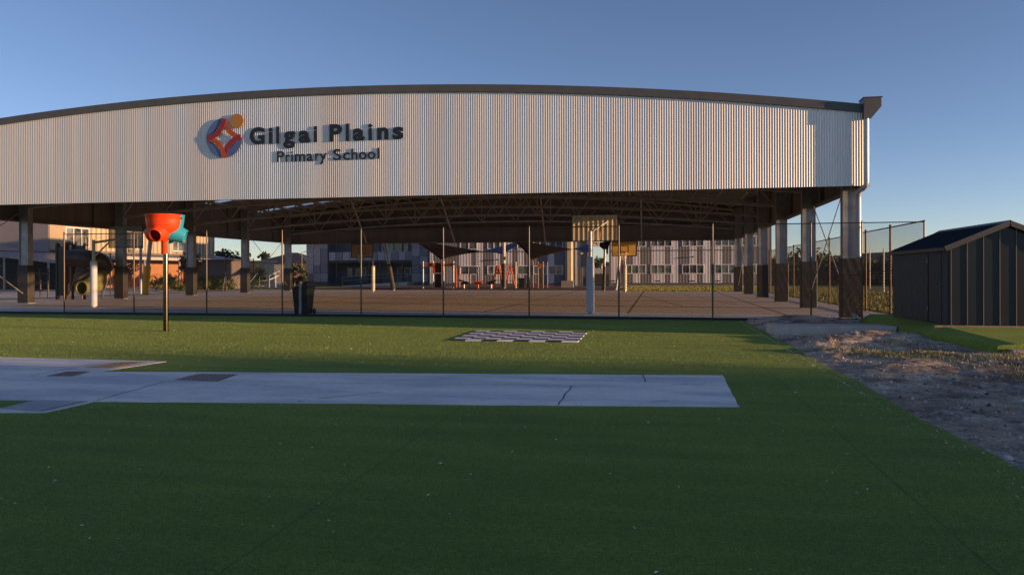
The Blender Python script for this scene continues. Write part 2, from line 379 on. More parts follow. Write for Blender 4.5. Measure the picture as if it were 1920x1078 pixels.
# weedy grass on the dirt
def blades(mb, x, y, z, n, spread, h, mis=(0,)):
    for _ in range(n):
        a = random.random()*2*PI; r = spread*math.sqrt(random.random()); px, py = x+r*math.cos(a), y+r*math.sin(a)
        hh = h*random.uniform(.4, 1.1); b = random.random()*2*PI; lx, ly = math.cos(b)*hh*.5, math.sin(b)*hh*.5; wv = random.uniform(.003, .006)
        c_, s_ = math.cos(b+1.57)*wv, math.sin(b+1.57)*wv; z0 = z if z is not None else hgt(px, py)-.005
        mb.add([(px-c_, py-s_, z0), (px+c_, py+s_, z0), (px+lx*.5+c_*.7, py+ly*.5+s_*.7, z0+hh*.6), (px+lx*.5-c_*.7, py+ly*.5-s_*.7, z0+hh*.6), (px+lx, py+ly, z0+hh)], [(0, 1, 2, 3), (3, 2, 4)], random.choice(mis))
g = MB()
for (x, y, sp, n) in ((3.3, 14.5, .45, 320), (3.8, 14.2, .5, 380), (4.2, 13.9, .6, 620), (7.4, 12.6, .7, 420), (6.9, 9.6, .6, 420), (5.3, 7.6, .4, 260), (5.0, 13.6, .6, 420), (5.8, 13.7, .5, 300), (6.6, 13.3, .6, 380), (4.9, 11.6, .25, 120), (6.2, 11.2, .5, 260), (5.0, 10.2, .3, 160), (5.9, 9.6, .5, 320), (6.6, 8.9, .5, 320), (5.2, 8.4, .2, 90), (4.4, 15.4, .7, 160), (5.6, 12.5, .6, 160), (7.0, 10.5, .7, 300), (6.2, 14.3, .4, 200)):
    blades(g, x, y, None, n, sp, .07, (0, 0, 1))
for _ in range(170):
    blades(g, random.uniform(2.9, 6.2), random.uniform(6, 23.5), None, 4, .05, .06, (0, 1, 1))
blades(g, 3.35, 15.4, None, 14, .08, .28, (1,)); blades(g, 5.1, 24.0, None, 16, .12, .3, (1,))
DRYG = mat('dry grass', (.42, .31, .15), .9); GRNG = mat('weed green', (.20, .21, .06), .9)
tag(g.build('weed_grass', [GRNG, DRYG]), 'sparse weedy grass growing on the bare ground beside the turf', 'grass', kind='stuff')
# short pile standing up from the turf in the foreground
pl = MB(); rp = random.Random(3)
def in_path(x, y): return x < .95 and 6.7 < y < 11.4 and y > 7.4+.13*(x+6.3)-(.8 if x < -6.2 else 0)
V_, F_, I_ = [], [], []
for i in range(330000):
    y = 2.7+(rp.random()**1.15)*21.2; x = rp.uniform(-1.08*y-.3, .52*y+.2)
    if x > 2.55 or y > 23.95 or in_path(x, y) or (-4.5 < x < -1.6 and 15.8 < y < 18.75) or (x+12.24)**2+(y-17.25)**2 < .01: continue
    h = rp.uniform(.006, .014)*(1.05-y*.028); w_ = .0013*(1+y*.24); a = rp.random()*6.283; b = rp.random()*6.283
    c1, s1 = math.cos(a)*w_, math.sin(a)*w_; o = len(V_)
    V_ += [(x-c1, y-s1, 0), (x+c1, y+s1, 0), (x+h*.5*math.cos(b), y+h*.5*math.sin(b), h)]; F_.append((o, o+1, o+2)); I_.append(rp.choice((0, 0, 0, 1, 2)))
pl.v, pl.f, pl.mi, pl.sm = V_, F_, I_, [False]*len(F_)
tag(pl.build('turf_pile', [mat('pile green', (.18, .245, .045), .7, 0, .2, 2), mat('pile pale', (.25, .29, .07), .7, 0, .2, 2), mat('pile dark', (.10, .16, .03), .7)]), 'short green fibres standing up from the artificial turf', 'turf', kind='stuff')
# litter on the turf
lf = MB()
for i in range(1000):
    y = 3.2+(random.random()**.8)*20; x = random.uniform(-.9*y-1, .5*y); x = min(x, 2.4)
    r = random.uniform(.003, .011)*min(2.2, .6+y/10)*(1+(random.random() < .05)); a = random.random()*6
    vs = [(x+r*math.cos(a+q)*e_, y+r*math.sin(a+q)*e_, .006+random.random()*.008) for q, e_ in ((0, 1.6), (1.5, .6), (3.1, 1.4), (4.6, .5))]
    lf.add(vs, [(0, 1, 2, 3)])
tag(lf.build('leaf_litter', mat('bleached leaf', (.85, .82, .62), .8, 0, .3, 8)), 'tiny pale leaf litter scattered across the artificial turf', 'leaf litter', kind='stuff')

# giant chess mat
cm = empty('chess_mat', (-3.1, 17.2, 0), 'large black and white chequered game mat lying on the turf', 'game mat')
c_, s_ = math.cos(.0148), math.sin(.0148)
q = MB(); S = 2.77/8
for i in range(8):
    for j in range(8):
        pts = []
        for a, b in ((i, j), (i+1, j), (i+1, j+1), (i, j+1)):
            X_, Y_ = a*S, b*S; pts.append((-4.408+X_*c_-Y_*s_, 15.84+X_*s_+Y_*c_))
        q.slab(pts, .001, .014, (i+j) % 2)
q.build('squares', [mat('mat black', (.02, .02, .022), .6), mat('mat white', (.93, .90, .88), .6)], cm)

# ================================================================ COVERED COURT
XL, XR, YF, ZB = -31.4, 6.32, 24.6, 4.08
COLY = [25.73+6.82*k for k in range(6)]
def roofz(x): return 7.84-1.36*((x+12.5)/18.7)**2
B = empty('court_shelter', (-12.5, 25, 0), 'huge open sided arched steel court shelter with grey corrugated front wall', 'shelter')
# corrugated front wall
f = MB(); pitch = .0762; n = int((XR-XL)/pitch*8)
vs = []; 
for i in range(n+1):
    x = XL+(XR-XL)*i/n; y = YF-.0088*math.sin(2*PI*x/pitch)
    vs += [(x, y, ZB), (x, y, roofz(x)-.02)]
f.add(vs, [(2*i, 2*i+2, 2*i+3, 2*i+1) for i in range(n)], 0, True)
zt_ = ZINC.node_tree; zb_ = zt_.nodes['Principled BSDF']; zl = zb_.inputs['Base Color'].links[0].from_socket
ztc = zt_.nodes.new('ShaderNodeTexCoord'); zs = zt_.nodes.new('ShaderNodeSeparateXYZ'); zt_.links.new(ztc.outputs['Object'], zs.inputs[0])
zd = node(zt_, 'ShaderNodeMath', operation='DIVIDE'); zd.inputs[1].default_value = .762; zt_.links.new(zs.outputs['X'], zd.inputs[0])
zf = node(zt_, 'ShaderNodeMath', operation='FLOOR'); zt_.links.new(zd.outputs[0], zf.inputs[0])
zw = zt_.nodes.new('ShaderNodeTexWhiteNoise'); zw.noise_dimensions = '1D'; zt_.links.new(zf.outputs[0], zw.inputs['W'])
zt_.links.new(mix(zt_, 1, zl, ramp(zt_, zw.outputs[0], [(0, (.93, .93, .94)), (1, (1.03, 1.02, 1.0))]), 'MULTIPLY'), zb_.inputs['Base Color'])
f.build('corrugated_wall', ZINC, B)
# inner lining frame behind the corrugated wall
k = 60
li = MB()
for i in range(k):
    x0, x1 = XL+(XR-XL)*i/k, XL+(XR-XL)*(i+1)/k
    li.quad((x0, YF+.03, ZB), (x1, YF+.03, ZB), (x1, YF+.03, roofz(x1)-.05), (x0, YF+.03, roofz(x0)-.05))
for z in (ZB+.06, 5.2, 6.2): li.box(XL, XR, YF+.04, YF+.22, z-.05, z+.05)
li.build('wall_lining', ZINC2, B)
# flashing strip along the arch
b = MB(); k = 80
def arc_strip(mb, y0, y1, za, zb, n=80, xa=XL, xb=XR):
    vs = []
    for i in range(n+1):
        x = xa+(xb-xa)*i/n; z = roofz(x); vs += [(x, y0, z+za), (x, y0, z+zb), (x, y1, z+zb), (x, y1, z+za)]
    fs = []
    for i in range(n):
        o = 4*i
        for j in range(4): fs.append((o+j, o+(j+1) % 4, o+4+(j+1) % 4, o+4+j))
    fs += [(0, 3, 2, 1), (4*n, 4*n+1, 4*n+2, 4*n+3)]
    mb.add(vs, fs)
arc_strip(b, YF-.075, YF+.25, -.20, .05, xb=XR-.2)
b.build('barge_flashing', FLASH, B)
# roof sheets with two translucent strips
r = MB(); cuts = [YF-.05, 48.4, 49.5, 55.6, 56.7, 60.3]
for a, b_ in ((cuts[0], cuts[1]), (cuts[2], cuts[3]), (cuts[4], cuts[5])): arc_strip(r, a, b_, -.045, -.005)
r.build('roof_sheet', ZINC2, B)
SK, t_, b_, co_ = newmat('translucent sheet', .5)
b_.inputs['Base Color'].default_value = (.8, .85, .9, 1); b_.inputs['Transmission Weight'].default_value = 1; b_.inputs['IOR'].default_value = 1.02; b_.inputs['Roughness'].default_value = .35
for ya, yb in ((48.4, 49.5), (55.6, 56.7)):
    k_ = MB(); arc_strip(k_, ya+.004, yb-.004, -.03, -.022); k_.build('skylight_strip', SK, B)
# side and back walls (above head height)
for X_, nm in ((XL, 'side_wall'), (XR-.03, 'side_wall')):
    sw = MB(); nn = int((60.1-YF)/.3)
    zt = roofz(X_)-.03
    sw.box(X_, X_+.03, YF+.03, 60.1, ZB-.02, zt, 0)
    for y in COLY[1:]: sw.box(X_+(.03 if X_ < 0 else -.15), X_+(.18 if X_ < 0 else 0), y-1.7, y-1.6, ZB, zt)
    sw.bar((X_+(.1 if X_ < 0 else -.08), YF+.1, ZB+.05), (X_+(.1 if X_ < 0 else -.08), 60, ZB+.05), .12, .1)
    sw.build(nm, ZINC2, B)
bw = MB(); k = 60
for i in range(k):
    x0, x1 = XL+(XR-XL)*i/k, XL+(XR-XL)*(i+1)/k
    bw.quad((x0, 60.1, 3.93), (x1, 60.1, 3.93), (x1, 60.1, roofz(x1)-.05), (x0, 60.1, roofz(x0)-.05))
for i in range(13):
    x = -30+i*2.9; bw.box(x-.03, x+.03, 60.0, 60.09, 3.95, roofz(x)-.3)
for z in (4.0, 5.1, 6.0): bw.box(XL+.1, XR-.1, 59.9, 60.05, z-.05, z+.05)
bw.build('back_wall', ZINC2, B)
# columns: H section with flanges facing left and right, padded up to 1.9 m
for side, Xc in (('l', -30.85), ('r', 6.03)):
    for k, y in enumerate(COLY):
        c = MB(); zt = roofz(Xc)-.1
        c.box(Xc-.26, Xc-.235, y-.16, y+.16, 0, zt); c.box(Xc+.235, Xc+.26, y-.16, y+.16, 0, zt); c.box(Xc-.236, Xc+.236, y-.11, y+.11, 0, zt)
        c.box(Xc-.33, Xc+.33, y-.22, y+.22, -.01, .03)
        cobj = c.build('column', STEEL, B)
        p = MB(); n = 24; rows = 30; vs = []
        rr = random.Random(int(k*10+(side == 'r')))
        ph = [rr.uniform(0, 6) for _ in range(6)]
        for j in range(rows+1):
            z = .04+1.86*j/rows
            for i in range(n*4):
                sd_, u = divmod(i, n); u = u/n
                hx, hy = .30, .21
                x, yy = [(-hx+2*hx*u, -hy), (hx, -hy+2*hy*u), (hx-2*hx*u, hy), (-hx, hy-2*hy*u)][sd_]
                wr = .010*math.sin(9*z+14*u+ph[0])+.007*math.sin(23*z-19*u+ph[1])+.006*math.sin(41*z+33*u+ph[2]+2*math.sin(5*z))
                wr *= .26*(.4+.6*abs(math.sin(1.7*z+ph[3])))
                nx_, ny_ = [(0, -1), (1, 0), (0, 1), (-1, 0)][sd_]
                vs.append((Xc+x+nx_*wr, y+yy+ny_*wr, z))
        m = n*4
        p.add(vs, [(j*m+i, j*m+(i+1) % m, (j+1)*m+(i+1) % m, (j+1)*m+i) for j in range(rows) for i in range(m)], 0, True)
        p.add(vs[-m:], [tuple(range(m))], 0)
        p.build('column_pad', DARKPAD, cobj)
# trusses
def chord(x): return 4.75+.85*(1-((x+12.5)/18.4)**2)
for y in COLY[1:]:
    t = MB(); N = 26; xs = [XL+.6+(XR-XL-1.2)*i/N for i in range(N+1)]
    bot = [Vector((x, y, chord(x))) for x in xs]; top = [Vector((x, y, roofz(x)-.35)) for x in xs]
    mid = [Vector((x, y, (chord(x)+roofz(x)-.35)/2)) for x in xs]
    for a, b_ in zip(bot, bot[1:]): t.bar(a, b_, .14, .14)
    for a, b_ in zip(top, top[1:]): t.bar(a, b_, .14, .16)
    for i in range(N):
        if i % 2 == 0: t.bar(bot[i], top[i+1], .07, .07); 
        else: t.bar(top[i], bot[i+1], .07, .07)
        if i % 4 == 0: t.bar(bot[i], top[i], .07, .07)
    t.build('truss', STEELD, B)
pr = MB()
for i in range(25):
    x = XL+.8+i*(XR-XL-1.6)/24; pr.bar((x, YF+.2, roofz(x)-.14), (x, 60.0, roofz(x)-.14), .07, .15)
pr.build('purlins', STEELD, B)
for xb, xt in ((-23.8, -22.3), (-16.2, -15.4), (-8.76, -8.1), (-1.19, -1.1)): MB().bar((xb, 59.9, 4.0), (xt, 53.1, 6.9), .1, .1).build('fly_brace', STEELD, B)
# diagonal bracing rods in the end bays
for X_ in (6.03, -30.85):
    for ya, yb in ((COLY[0], COLY[1]), (COLY[4], COLY[5])):
        for z0, z1 in ((.5, 4.6), (4.6, .5)): MB().tube([(X_, ya+.2, z0), (X_, yb-.2, z1)], .018, 6).build('bracing_rod', STEELD, B)
# gutter box, gutter and downpipe on the corner
gb = MB().prism([(6.10, 6.69), (6.10, 6.08), (6.32, 6.08), (6.60, 6.42), (6.60, 6.69)], YF-.24, YF+.3)
gb.box(6.08, 6.63, YF-.26, YF+.3, 6.69, 6.715)
gb.build('rainwater_head', FLASH, B, .006)
MB().prism([(6.35, 6.60), (6.35, 6.42), (6.55, 6.42), (6.55, 6.60)], YF+.31, 60.3).build('gutter', FLASH, B)
dp = MB()
py_ = YF-.14
path = [(6.19, py_, 6.1), (6.19, py_, 4.16), (6.18, py_+.02, 4.06), (6.13, py_+.06, 3.99), (6.05, py_+.14, 3.97), (6.02, py_+.3, 3.97), (6.02, py_+.62, 3.96), (6.02, py_+.72, 3.9), (6.02, py_+.76, 3.78), (6.02, py_+.76, .3), (6.02, py_+.70, .16), (6.02, py_+.5, .1)]
path = [(6.19, py_, 6.1), (6.19, py_, 4.16), (6.175, py_+.02, 4.05), (6.12, py_+.1, 3.99), (6.08, py_+.3, 3.97), (6.12, py_+.62, 3.95), (6.14, py_+.72, 3.88), (6.15, py_+.76, 3.76), (6.15, py_+.76, 1.95)]
dp.tube(path, .082, 16)
dp.build('downpipe', mat('downpipe grey', (.45, .44, .44), .35, .3, .05, 3), B)
for z in (5.2, 4.5): pass
# white drain elbows sticking out of the ground
def elbow(x, y, label):
    m_ = MB().tube([(x, y, -.03), (x, y, .10), (x-.02, y-.005, .15), (x-.06, y-.01, .175), (x-.10, y-.02, .16)], .055, 14)
    o = m_.build('drain_pipe', PVC); tag(o, label, 'pipe')
elbow(5.88, 24.32, 'stubby white plastic drain elbow beside the padded corner column')
elbow(6.75, 23.2, 'white plastic pipe elbow at the back corner of the garden shed')

# ---------------- sign
S_ = empty('school_sign', (-12, YF-.1, 5.5), 'school name sign with round red, blue and ochre emblem on the corrugated wall', 'sign')
SF, ST = YF-.070, .03
def letter(ch, x0, x1, zbase, capH, bold, SF=YF-.047):
    cu = bpy.data.curves.new('letter', 'FONT'); cu.body = ch; cu.size = 1; cu.extrude = 0; cu.offset = bold; cu.resolution_u = 6
    tmp = bpy.data.objects.new('letter', cu); col.objects.link(tmp)
    dg = bpy.context.evaluated_depsgraph_get(); me = bpy.data.meshes.new_from_object(tmp.evaluated_get(dg))
    bpy.data.objects.remove(tmp); bpy.data.curves.remove(cu)
    xs = [v.co.x for v in me.vertices]; a, b = min(xs), max(xs)
    capf = .69; sz = capH/(capf+2*bold)
    mb = MB(); vs = []
    for v in me.vertices: vs.append((x0+(v.co.x-a)/(b-a)*(x1-x0), (v.co.y+bold)*sz+zbase))
    n = len(vs); fs = [tuple(p.vertices) for p in me.polygons]
    from collections import Counter
    ec = Counter(); 
    for fc in fs:
        for i in range(len(fc)): ec[(fc[i], fc[(i+1) % len(fc)])] += 1
    allv = [(x, SF, z) for x, z in vs]+[(x, SF+ST, z) for x, z in vs]
    allf = [fc for fc in fs]+[tuple(i+n for i in fc)[::-1] for fc in fs]
    for (i, j) in ec:
        if (j, i) not in ec: allf.append((i, i+n, j+n, j))
    mb.add(allv, allf)
    bpy.data.meshes.remove(me)
    return mb.build('letter', INK, S_)
def zx(px): return P(340+px/4.174, 262, YF).x      # survey of the sign
for ch, a, b in (('G', 540, 655), ('i', 688, 715), ('l', 747, 770), ('g', 802, 893), ('a', 922, 1010), ('i', 1040, 1067), ('P', 1163, 1258), ('l', 1291, 1315), ('a', 1345, 1433), ('i', 1468, 1496), ('n', 1536, 1622), ('s', 1655, 1742)):
    letter(ch, zx(a), zx(b), 6.005, .60, .034)
for ch, a, b in (('P', 752, 806), ('r', 822, 850), ('i', 864, 874), ('m', 890, 970), ('a', 984, 1030), ('r', 1050, 1078), ('y', 1085, 1140), ('S', 1192, 1252), ('c', 1268, 1320), ('h', 1335, 1380), ('o', 1394, 1450), ('o', 1462, 1518), ('l', 1538, 1549)):
    letter(ch, zx(a), zx(b), 5.36, .38, .004, YF-.039)
CX, CZ, R_ = -15.08, 6.27, .70
u = R_/143
def band(pts2, wv, y0, y1):          # flat curved band in the sign plane
    m = MB(); n = len(pts2); L = []; Rr = []
    for i, p in enumerate(pts2):
        a, b = Vector(pts2[max(i-1, 0)]), Vector(pts2[min(i+1, n-1)]); d_ = (b-a).normalized(); nn = Vector((-d_.y, d_.x))*wv/2
        L.append(Vector(p)+nn); Rr.append(Vector(p)-nn)
    vs = [(CX+q.x, y, CZ+q.y) for y in (y0, y1) for arr in (L, Rr) for q in arr]
    fs = []
    for i in range(n-1):
        fs += [(i, i+1, n+i+1, n+i), (2*n+i, 3*n+i, 3*n+i+1, 2*n+i+1), (i, 2*n+i, 2*n+i+1, i+1), (n+i, n+i+1, 3*n+i+1, 3*n+i)]
    fs += [(0, n, 3*n, 2*n), (n-1, 3*n-1, 4*n-1, 2*n-1)]
    return m.add(vs, fs)
band([(R_*.83*math.cos(a), R_*.83*math.sin(a)) for a in [math.radians(92+i*(268/60)) for i in range(61)]], R_*.34, SF, SF+ST).build('emblem_ring', mat('sign blue', (.085, .14, .33), .5), S_)
RED = mat('sign crimson', (.26, .028, .035), .5); ORG = mat('sign rust', (.42, .085, .025), .5)
tips = [(0, 138), (132, 0), (0, -140), (-130, 0)]; ctr = [(24, 18), (24, -18), (-24, -18), (-24, 18)]
for i in range(4):
    a, b, c2 = Vector(tips[i])*u, Vector(tips[(i+1) % 4])*u, Vector(ctr[i])*u
    pts = [a*(1-t)**2+c2*2*t*(1-t)+b*t*t for t in [j/16 for j in range(17)]]
    band(pts, 36*u, SF-.012-.003*i, SF-.002).build('emblem_stroke', (ORG, RED, ORG, RED)[i], S_)
MB().prism([(CX+101*u+52*u*math.cos(a), CZ+118*u+52*u*math.sin(a)) for a in [2*PI*i/40 for i in range(40)]], SF-.012, SF+ST).build('emblem_disc', mat('sign ochre', (.42, .19, .045), .5), S_)
so_ = MB()
for x, z in ((-15.5, 6.3), (-14.7, 6.3), (-13.9, 6.3), (-12.9, 6.3), (-11.9, 6.2), (-10.9, 6.3), (-9.9, 6.2), (-9.1, 6.2)):
    pass

# ================================================================ FENCES
def chainlink(mb, a, b, z0, z1, pitch=.062, r=.0027):
    a, b = Vector(a), Vector(b); L = (b-a).length; d = (b-a)/L; H = z1-z0
    nrm = Vector((-d.y, d.x, 0))
    def pt(s_, z): return Vector((a.x+d.x*s_, a.y+d.y*s_, z))
    for sgn in (1, -1):
        k = -H
        while k < L:
            s0, s1 = k, k+H; za, zb_ = (z0, z1) if sgn == 1 else (z1, z0)
            c0, c1 = max(s0, 0), min(s1, L)
            if c1 > c0:
                p = pt(c0, za+(zb_-za)*(c0-s0)/H); q = pt(c1, za+(zb_-za)*(c1-s0)/H)
                dd = (q-p).normalized(); u_ = dd.cross(nrm)*r
                off = nrm*r*sgn
                vs = [p+u_+off, p-u_+off, p-off*.6, q+u_+off, q-u_+off, q-off*.6]
                mb.add(vs, [(0, 1, 4, 3), (1, 2, 5, 4), (2, 0, 3, 5)])
            k += pitch*math.sqrt(2)
def post(parent, x, y, h, r=.025, m=None):
    MB().tube([(x, y, -.02), (x, y, h)], r, 12).lathe((x, y, h), [(r, 0), (r*1.2, .005), (r*1.15, .03), (r*.6, .055), (0.001, .06)], 12).build('post', m or POST, parent)
FY = 24.1
fe = empty('chain_link_fence', (-7, FY, 0), 'tall dark chain link fence with steel posts across the front of the court', 'fence')
fxs = [-21.23+2.863*k for k in range(10)]+[5.97, 7.68]
for x in fxs: post(fe, x, FY, 2.93)
MB().tube([(-21.23, FY, 2.90), (7.68, FY, 2.93)], .016, 8).build('top_rail', WIRE, fe)
MB().tube([(-34, FY, .06), (7.68, FY, .06)], .018, 8).build('bottom_rail', WIRE, fe)
m_ = MB(); chainlink(m_, (-21.2, FY+.035), (7.66, FY+.035), .06, 2.9); m_.build('wire_mesh', WIRE, fe)
fs_ = empty('chain_link_fence', (7.68, 40, 0), 'tall rusty posted chain link fence running back along the right side of the court', 'fence')
ys = [27.4+3.06*k for k in range(12)]
RUSTY = mat('rusty post', (.10, .058, .042), .5, .5, .3, 8)
for y in ys: post(fs_, 7.68, y, 3.0, .035, RUSTY)
MB().tube([(7.68, FY+.05, 2.96), (7.68, ys[-1], 2.98)], .022, 8).build('top_rail', RUSTY, fs_)
MB().tube([(7.68, FY+.05, .07), (7.68, ys[-1], .07)], .02, 8).build('bottom_rail', WIRE, fs_)
MB().tube([(7.68, FY+.05, 1.5), (7.68, ys[-1], 1.5)], .012, 6).build('middle_rail', WIRE, fs_)
m_ = MB(); chainlink(m_, (7.72, FY+.05), (7.72, ys[-1]), .07, 2.96, .075); m_.build('wire_mesh', WIRE, fs_)
# black fence on the left of the court
fl = empty('chain_link_fence', (-35, 40, 0), 'black chain link fence with leaning stays along the left side of the court', 'fence')
lp = [(-38.6, 28.2), (-35.2, 33.2), (-34.4, 42.9), (-34.6, 48.5), (-34.6, 56.5), (-34.7, 61)]
for x, y in lp: post(fl, x, y, 2.75, .035, WIRE)
for (xa, ya), (xb, yb) in zip(lp, lp[1:]):
    pass
r_ = MB(); r2 = MB(); m_ = MB()
for (xa, ya), (xb, yb) in zip(lp, lp[1:]):
    r_.tube([(xa, ya, 2.72), (xb, yb, 2.72)], .02, 8); r2.tube([(xa, ya, .08), (xb, yb, .08)], .018, 8); chainlink(m_, (xa, ya), (xb, yb), .08, 2.7, .12)
r_.build('top_rail', WIRE, fl); r2.build('bottom_rail', WIRE, fl); m_.build('wire_mesh', WIRE, fl)
sy = MB()
for (x, y) in (lp[1], lp[2], lp[4]): sy.tube([(x, y, 1.6), (x+.5, y-1.3, .02)], .022, 8)
sy.build('stays', STEEL, fl)

# ================================================================ BASKETBALL HOOPS
BB, t_, b_, co_ = newmat('ribbed board', .5)
b_.inputs['Base Color'].default_value = (.86, .66, .42, 1); b_.inputs['Roughness'].default_value = .45; b_.inputs['Alpha'].default_value = .58
NET = mat('net cord', (.62, .48, .36), .8); RIM = mat('rim red', (.40, .06, .03), .5)
def hoop_ring(par, x, y, z, sgn):
    n = 20; R = .225; cy = y+sgn*(.15+R)
    m = MB(); m.tube([(x+R*math.cos(2*PI*i/n), cy+R*math.sin(2*PI*i/n), z) for i in range(n+1)], .011, 8, caps=False)
    m.box(x-.06, x+.06, min(y+sgn*.02, y+sgn*.17), max(y+sgn*.02, y+sgn*.17), z-.05, z+.01)
    m.build('rim', RIM, par)
    nt_ = MB()
    for i in range(12):
        a = 2*PI*i/12
        for sg in (1, -1):
            pts = []
            for j in range(6):
                rr = R*(1-.42*(j/5)**.8); aa = a+sg*j*PI/12
                pts.append((x+rr*math.cos(aa), cy+rr*math.sin(aa), z-.115*j))
            nt_.tube(pts, .007, 4, caps=False)
    nt_.build('net', NET, par)
def hoop_back(x, y, padm, label, steel, top=2.95, board_m=BB, boards='ribbed'):
    e = empty('basketball_hoop', (x, y, 0), label, 'basketball hoop', 'basketball hoops around the covered court')
    MB().tube([(x, y, -.02), (x, y, top)], .068, 20).build('pole', steel, e)
    m = MB(); m.tube([(x, y, .05), (x, y, 2.0)], .142, 24); m.lathe((x, y, 2.0), [(.142, 0), (.13, .02), (.07, .03)], 24); m.build('pole_pad', padm, e)
    by = y+2.05
    m = MB(); m.tube([(x, y, top-.12), (x, y+1.55, 3.05)], .055, 10); m.tube([(x, y, top-.75), (x, y+1.0, top-.05)], .035, 8)
    m.tube([(x, y+1.5, 3.05), (x-.5, by-.04, 3.42)], .022, 6); m.tube([(x, y+1.5, 3.05), (x+.5, by-.04, 3.42)], .022, 6)
    m.build('arm', steel, e)
    hw, z0, z1 = .88, 2.70, 3.68
    m = MB(); n = 120; vs = []
    for i in range(n+1):
        xx = x-hw+2*hw*i/n; vs += [(xx, by+.016*math.cos(2*PI*(xx-x)/.185)*(1 if boards == 'ribbed' else 0), z) for z in (z0, z1)]
    m.add(vs, [(2*i, 2*i+2, 2*i+3, 2*i+1) for i in range(n)], 0, True)
    bd = m.build('backboard', board_m, e)
    m = MB(); m.box(x-hw-.03, x+hw+.03, by-.02, by+.02, z0-.035, z0); m.box(x-hw-.03, x+hw+.03, by-.02, by+.02, z1, z1+.02)
    m.box(x-hw-.02, x-hw, by-.02, by+.02, z0, z1); m.box(x+hw, x+hw+.02, by-.02, by+.02, z0, z1)
    m.build('board_frame', BLACK, bd)
    hoop_ring(e, x, by, 3.05, 1)
    return e
hoop_back(-2.36, 27.25, BLUEPAD, 'basketball hoop on a blue grey padded pole just behind the front fence, ribbed board', STEEL)
hoop_back(-24.27, 29.24, BLUEPAD, 'basketball hoop on a pale padded pole at the left front, arm reaching away', mat('cream steel', (.50, .47, .36), .5), board_m=mat('grey mesh board', (.20, .20, .19), .5, alpha=.8), boards='flat')
BOARD = mat('tan board', (.36, .24, .14), .5, 0, .05, 2)
BOARD2 = mat('ochre board', (.85, .50, .12), .5, 0, .05, 2)
def hoop_front(x, y, label, bm, bx):
    e = empty('basketball_hoop', (x, y, 0), label, 'basketball hoop', 'basketball hoops around the covered court')
    MB().tube([(x, y, -.02), (x, y, 2.9)], .07, 16).build('pole', STEEL, e)
    m = MB(); m.tube([(x, y, .08), (x, y, 2.05)], .145, 20); m.build('pole_pad', CREAMPAD, e)
    by = y-1.9
    m = MB(); m.tube([(x, y, 2.75), (bx, by+.1, 3.1)], .05, 8); m.tube([(x, y, 2.2), (x, y-.8, 2.9)], .03, 6); m.build('arm', STEELD, e)
    m = MB(); m.box(bx-.87, bx+.87, by, by+.03, 2.74, 3.72); bd = m.build('backboard', bm, e)
    m = MB()
    for a, b, c, d_ in ((-.92, .92, 2.68, 2.74), (-.92, .92, 3.72, 3.78), (-.92, -.87, 2.74, 3.72), (.87, .92, 2.74, 3.72)): m.box(bx+a, bx+b, by-.01, by+.04, c, d_)
    for a, b, c, d_ in ((-.3, .3, 2.95, 2.985), (-.3, .3, 3.40, 3.435), (-.3, -.26, 2.985, 3.40), (.26, .3, 2.985, 3.40)): m.box(bx+a, bx+b, by-.006, by-.002, c, d_)
    m.build('board_frame', BLACK, bd)
    hoop_ring(e, bx, by, 3.05-.1, -1)
hoop_front(-22.42, 57.8, 'far basketball hoop with dull tan board and cream padded pole, left of the playground', BOARD, -22.6)
hoop_front(-2.40, 57.9, 'far basketball hoop with bright ochre board and cream padded pole, right of the playground', BOARD2, -2.35)

# ================================================================ FUNNEL BALL POST
fb = empty('funnel_ball', (-12.24, 17.25, 0), 'red and turquoise plastic funnel ball bowl on a shiny steel pole on the turf', 'play post')
MB().tube([(-12.24, 17.25, -.02), (-12.24, 17.25, 2.1)], .064, 20).build('pole', STAINLESS, fb)
fx, fy = -12.26, 17.25
prof = [(.07, 1.95), (.085, 1.97), (.085, 2.26), (.12, 2.33), (.24, 2.42), (.36, 2.52), (.425, 2.64), (.45, 2.78), (.462, 2.92), (.475, 2.93), (.475, 2.945), (.435, 2.945), (.425, 2.80), (.38, 2.62), (.22, 2.47), (.06, 2.40)]
for nm, a0, a1, m in (('bowl_half', math.radians(178), math.radians(358), REDPL), ('bowl_half', math.radians(-2), math.radians(178), BLUEPL)):
    mb = MB().lathe((fx, fy, 0), prof, 40, 0, a0, a1)
    for z_, r_ in ((2.85, .462), (2.5, .36)):
        for aa in (a0+.06, a1-.06):
            mb.tube([(fx+(r_-.02)*math.cos(aa), fy+(r_-.02)*math.sin(aa), z_), (fx+(r_+.012)*math.cos(aa), fy+(r_+.012)*math.sin(aa), z_)], .018, 8, 1)
    mb.build(nm, [m, BLACK], fb)
REDIN = mat('red mouth shade', (.22, .012, .006), .7)  # darker red puts the shade inside the spouts into the colour
for ang, m, mi_, ln_ in ((-84, REDPL, REDIN, .40), (188, REDPL, REDIN, .36), (24, BLUEPL, BLUEPL, .42), (110, BLUEPL, BLUEPL, .42)):
    a = math.radians(ang); dv = Vector((math.cos(a), math.sin(a), -.42)).normalized()
    st_ = Vector((fx, fy, 2.60))+dv*.08
    mb = MB(); ps = [st_, st_+dv*(ln_-.12), st_+dv*ln_]
    mb.tube(ps, [.27, .205, .175], 24, caps=False)
    mb.tube([ps[-1], ps[-1]+dv*.02, ps[-1]+dv*.026], [.175, .178, .148], 24, caps=False)
    mb.tube([ps[-1]+dv*.025, ps[1]], [.148, .14], 24, 1, caps=False)
    mb.tube([ps[1]+dv*.01, ps[1]], [.14, .001], 24, 1, caps=False)
    mb.build('exit_spout', [m, mi_], fb)

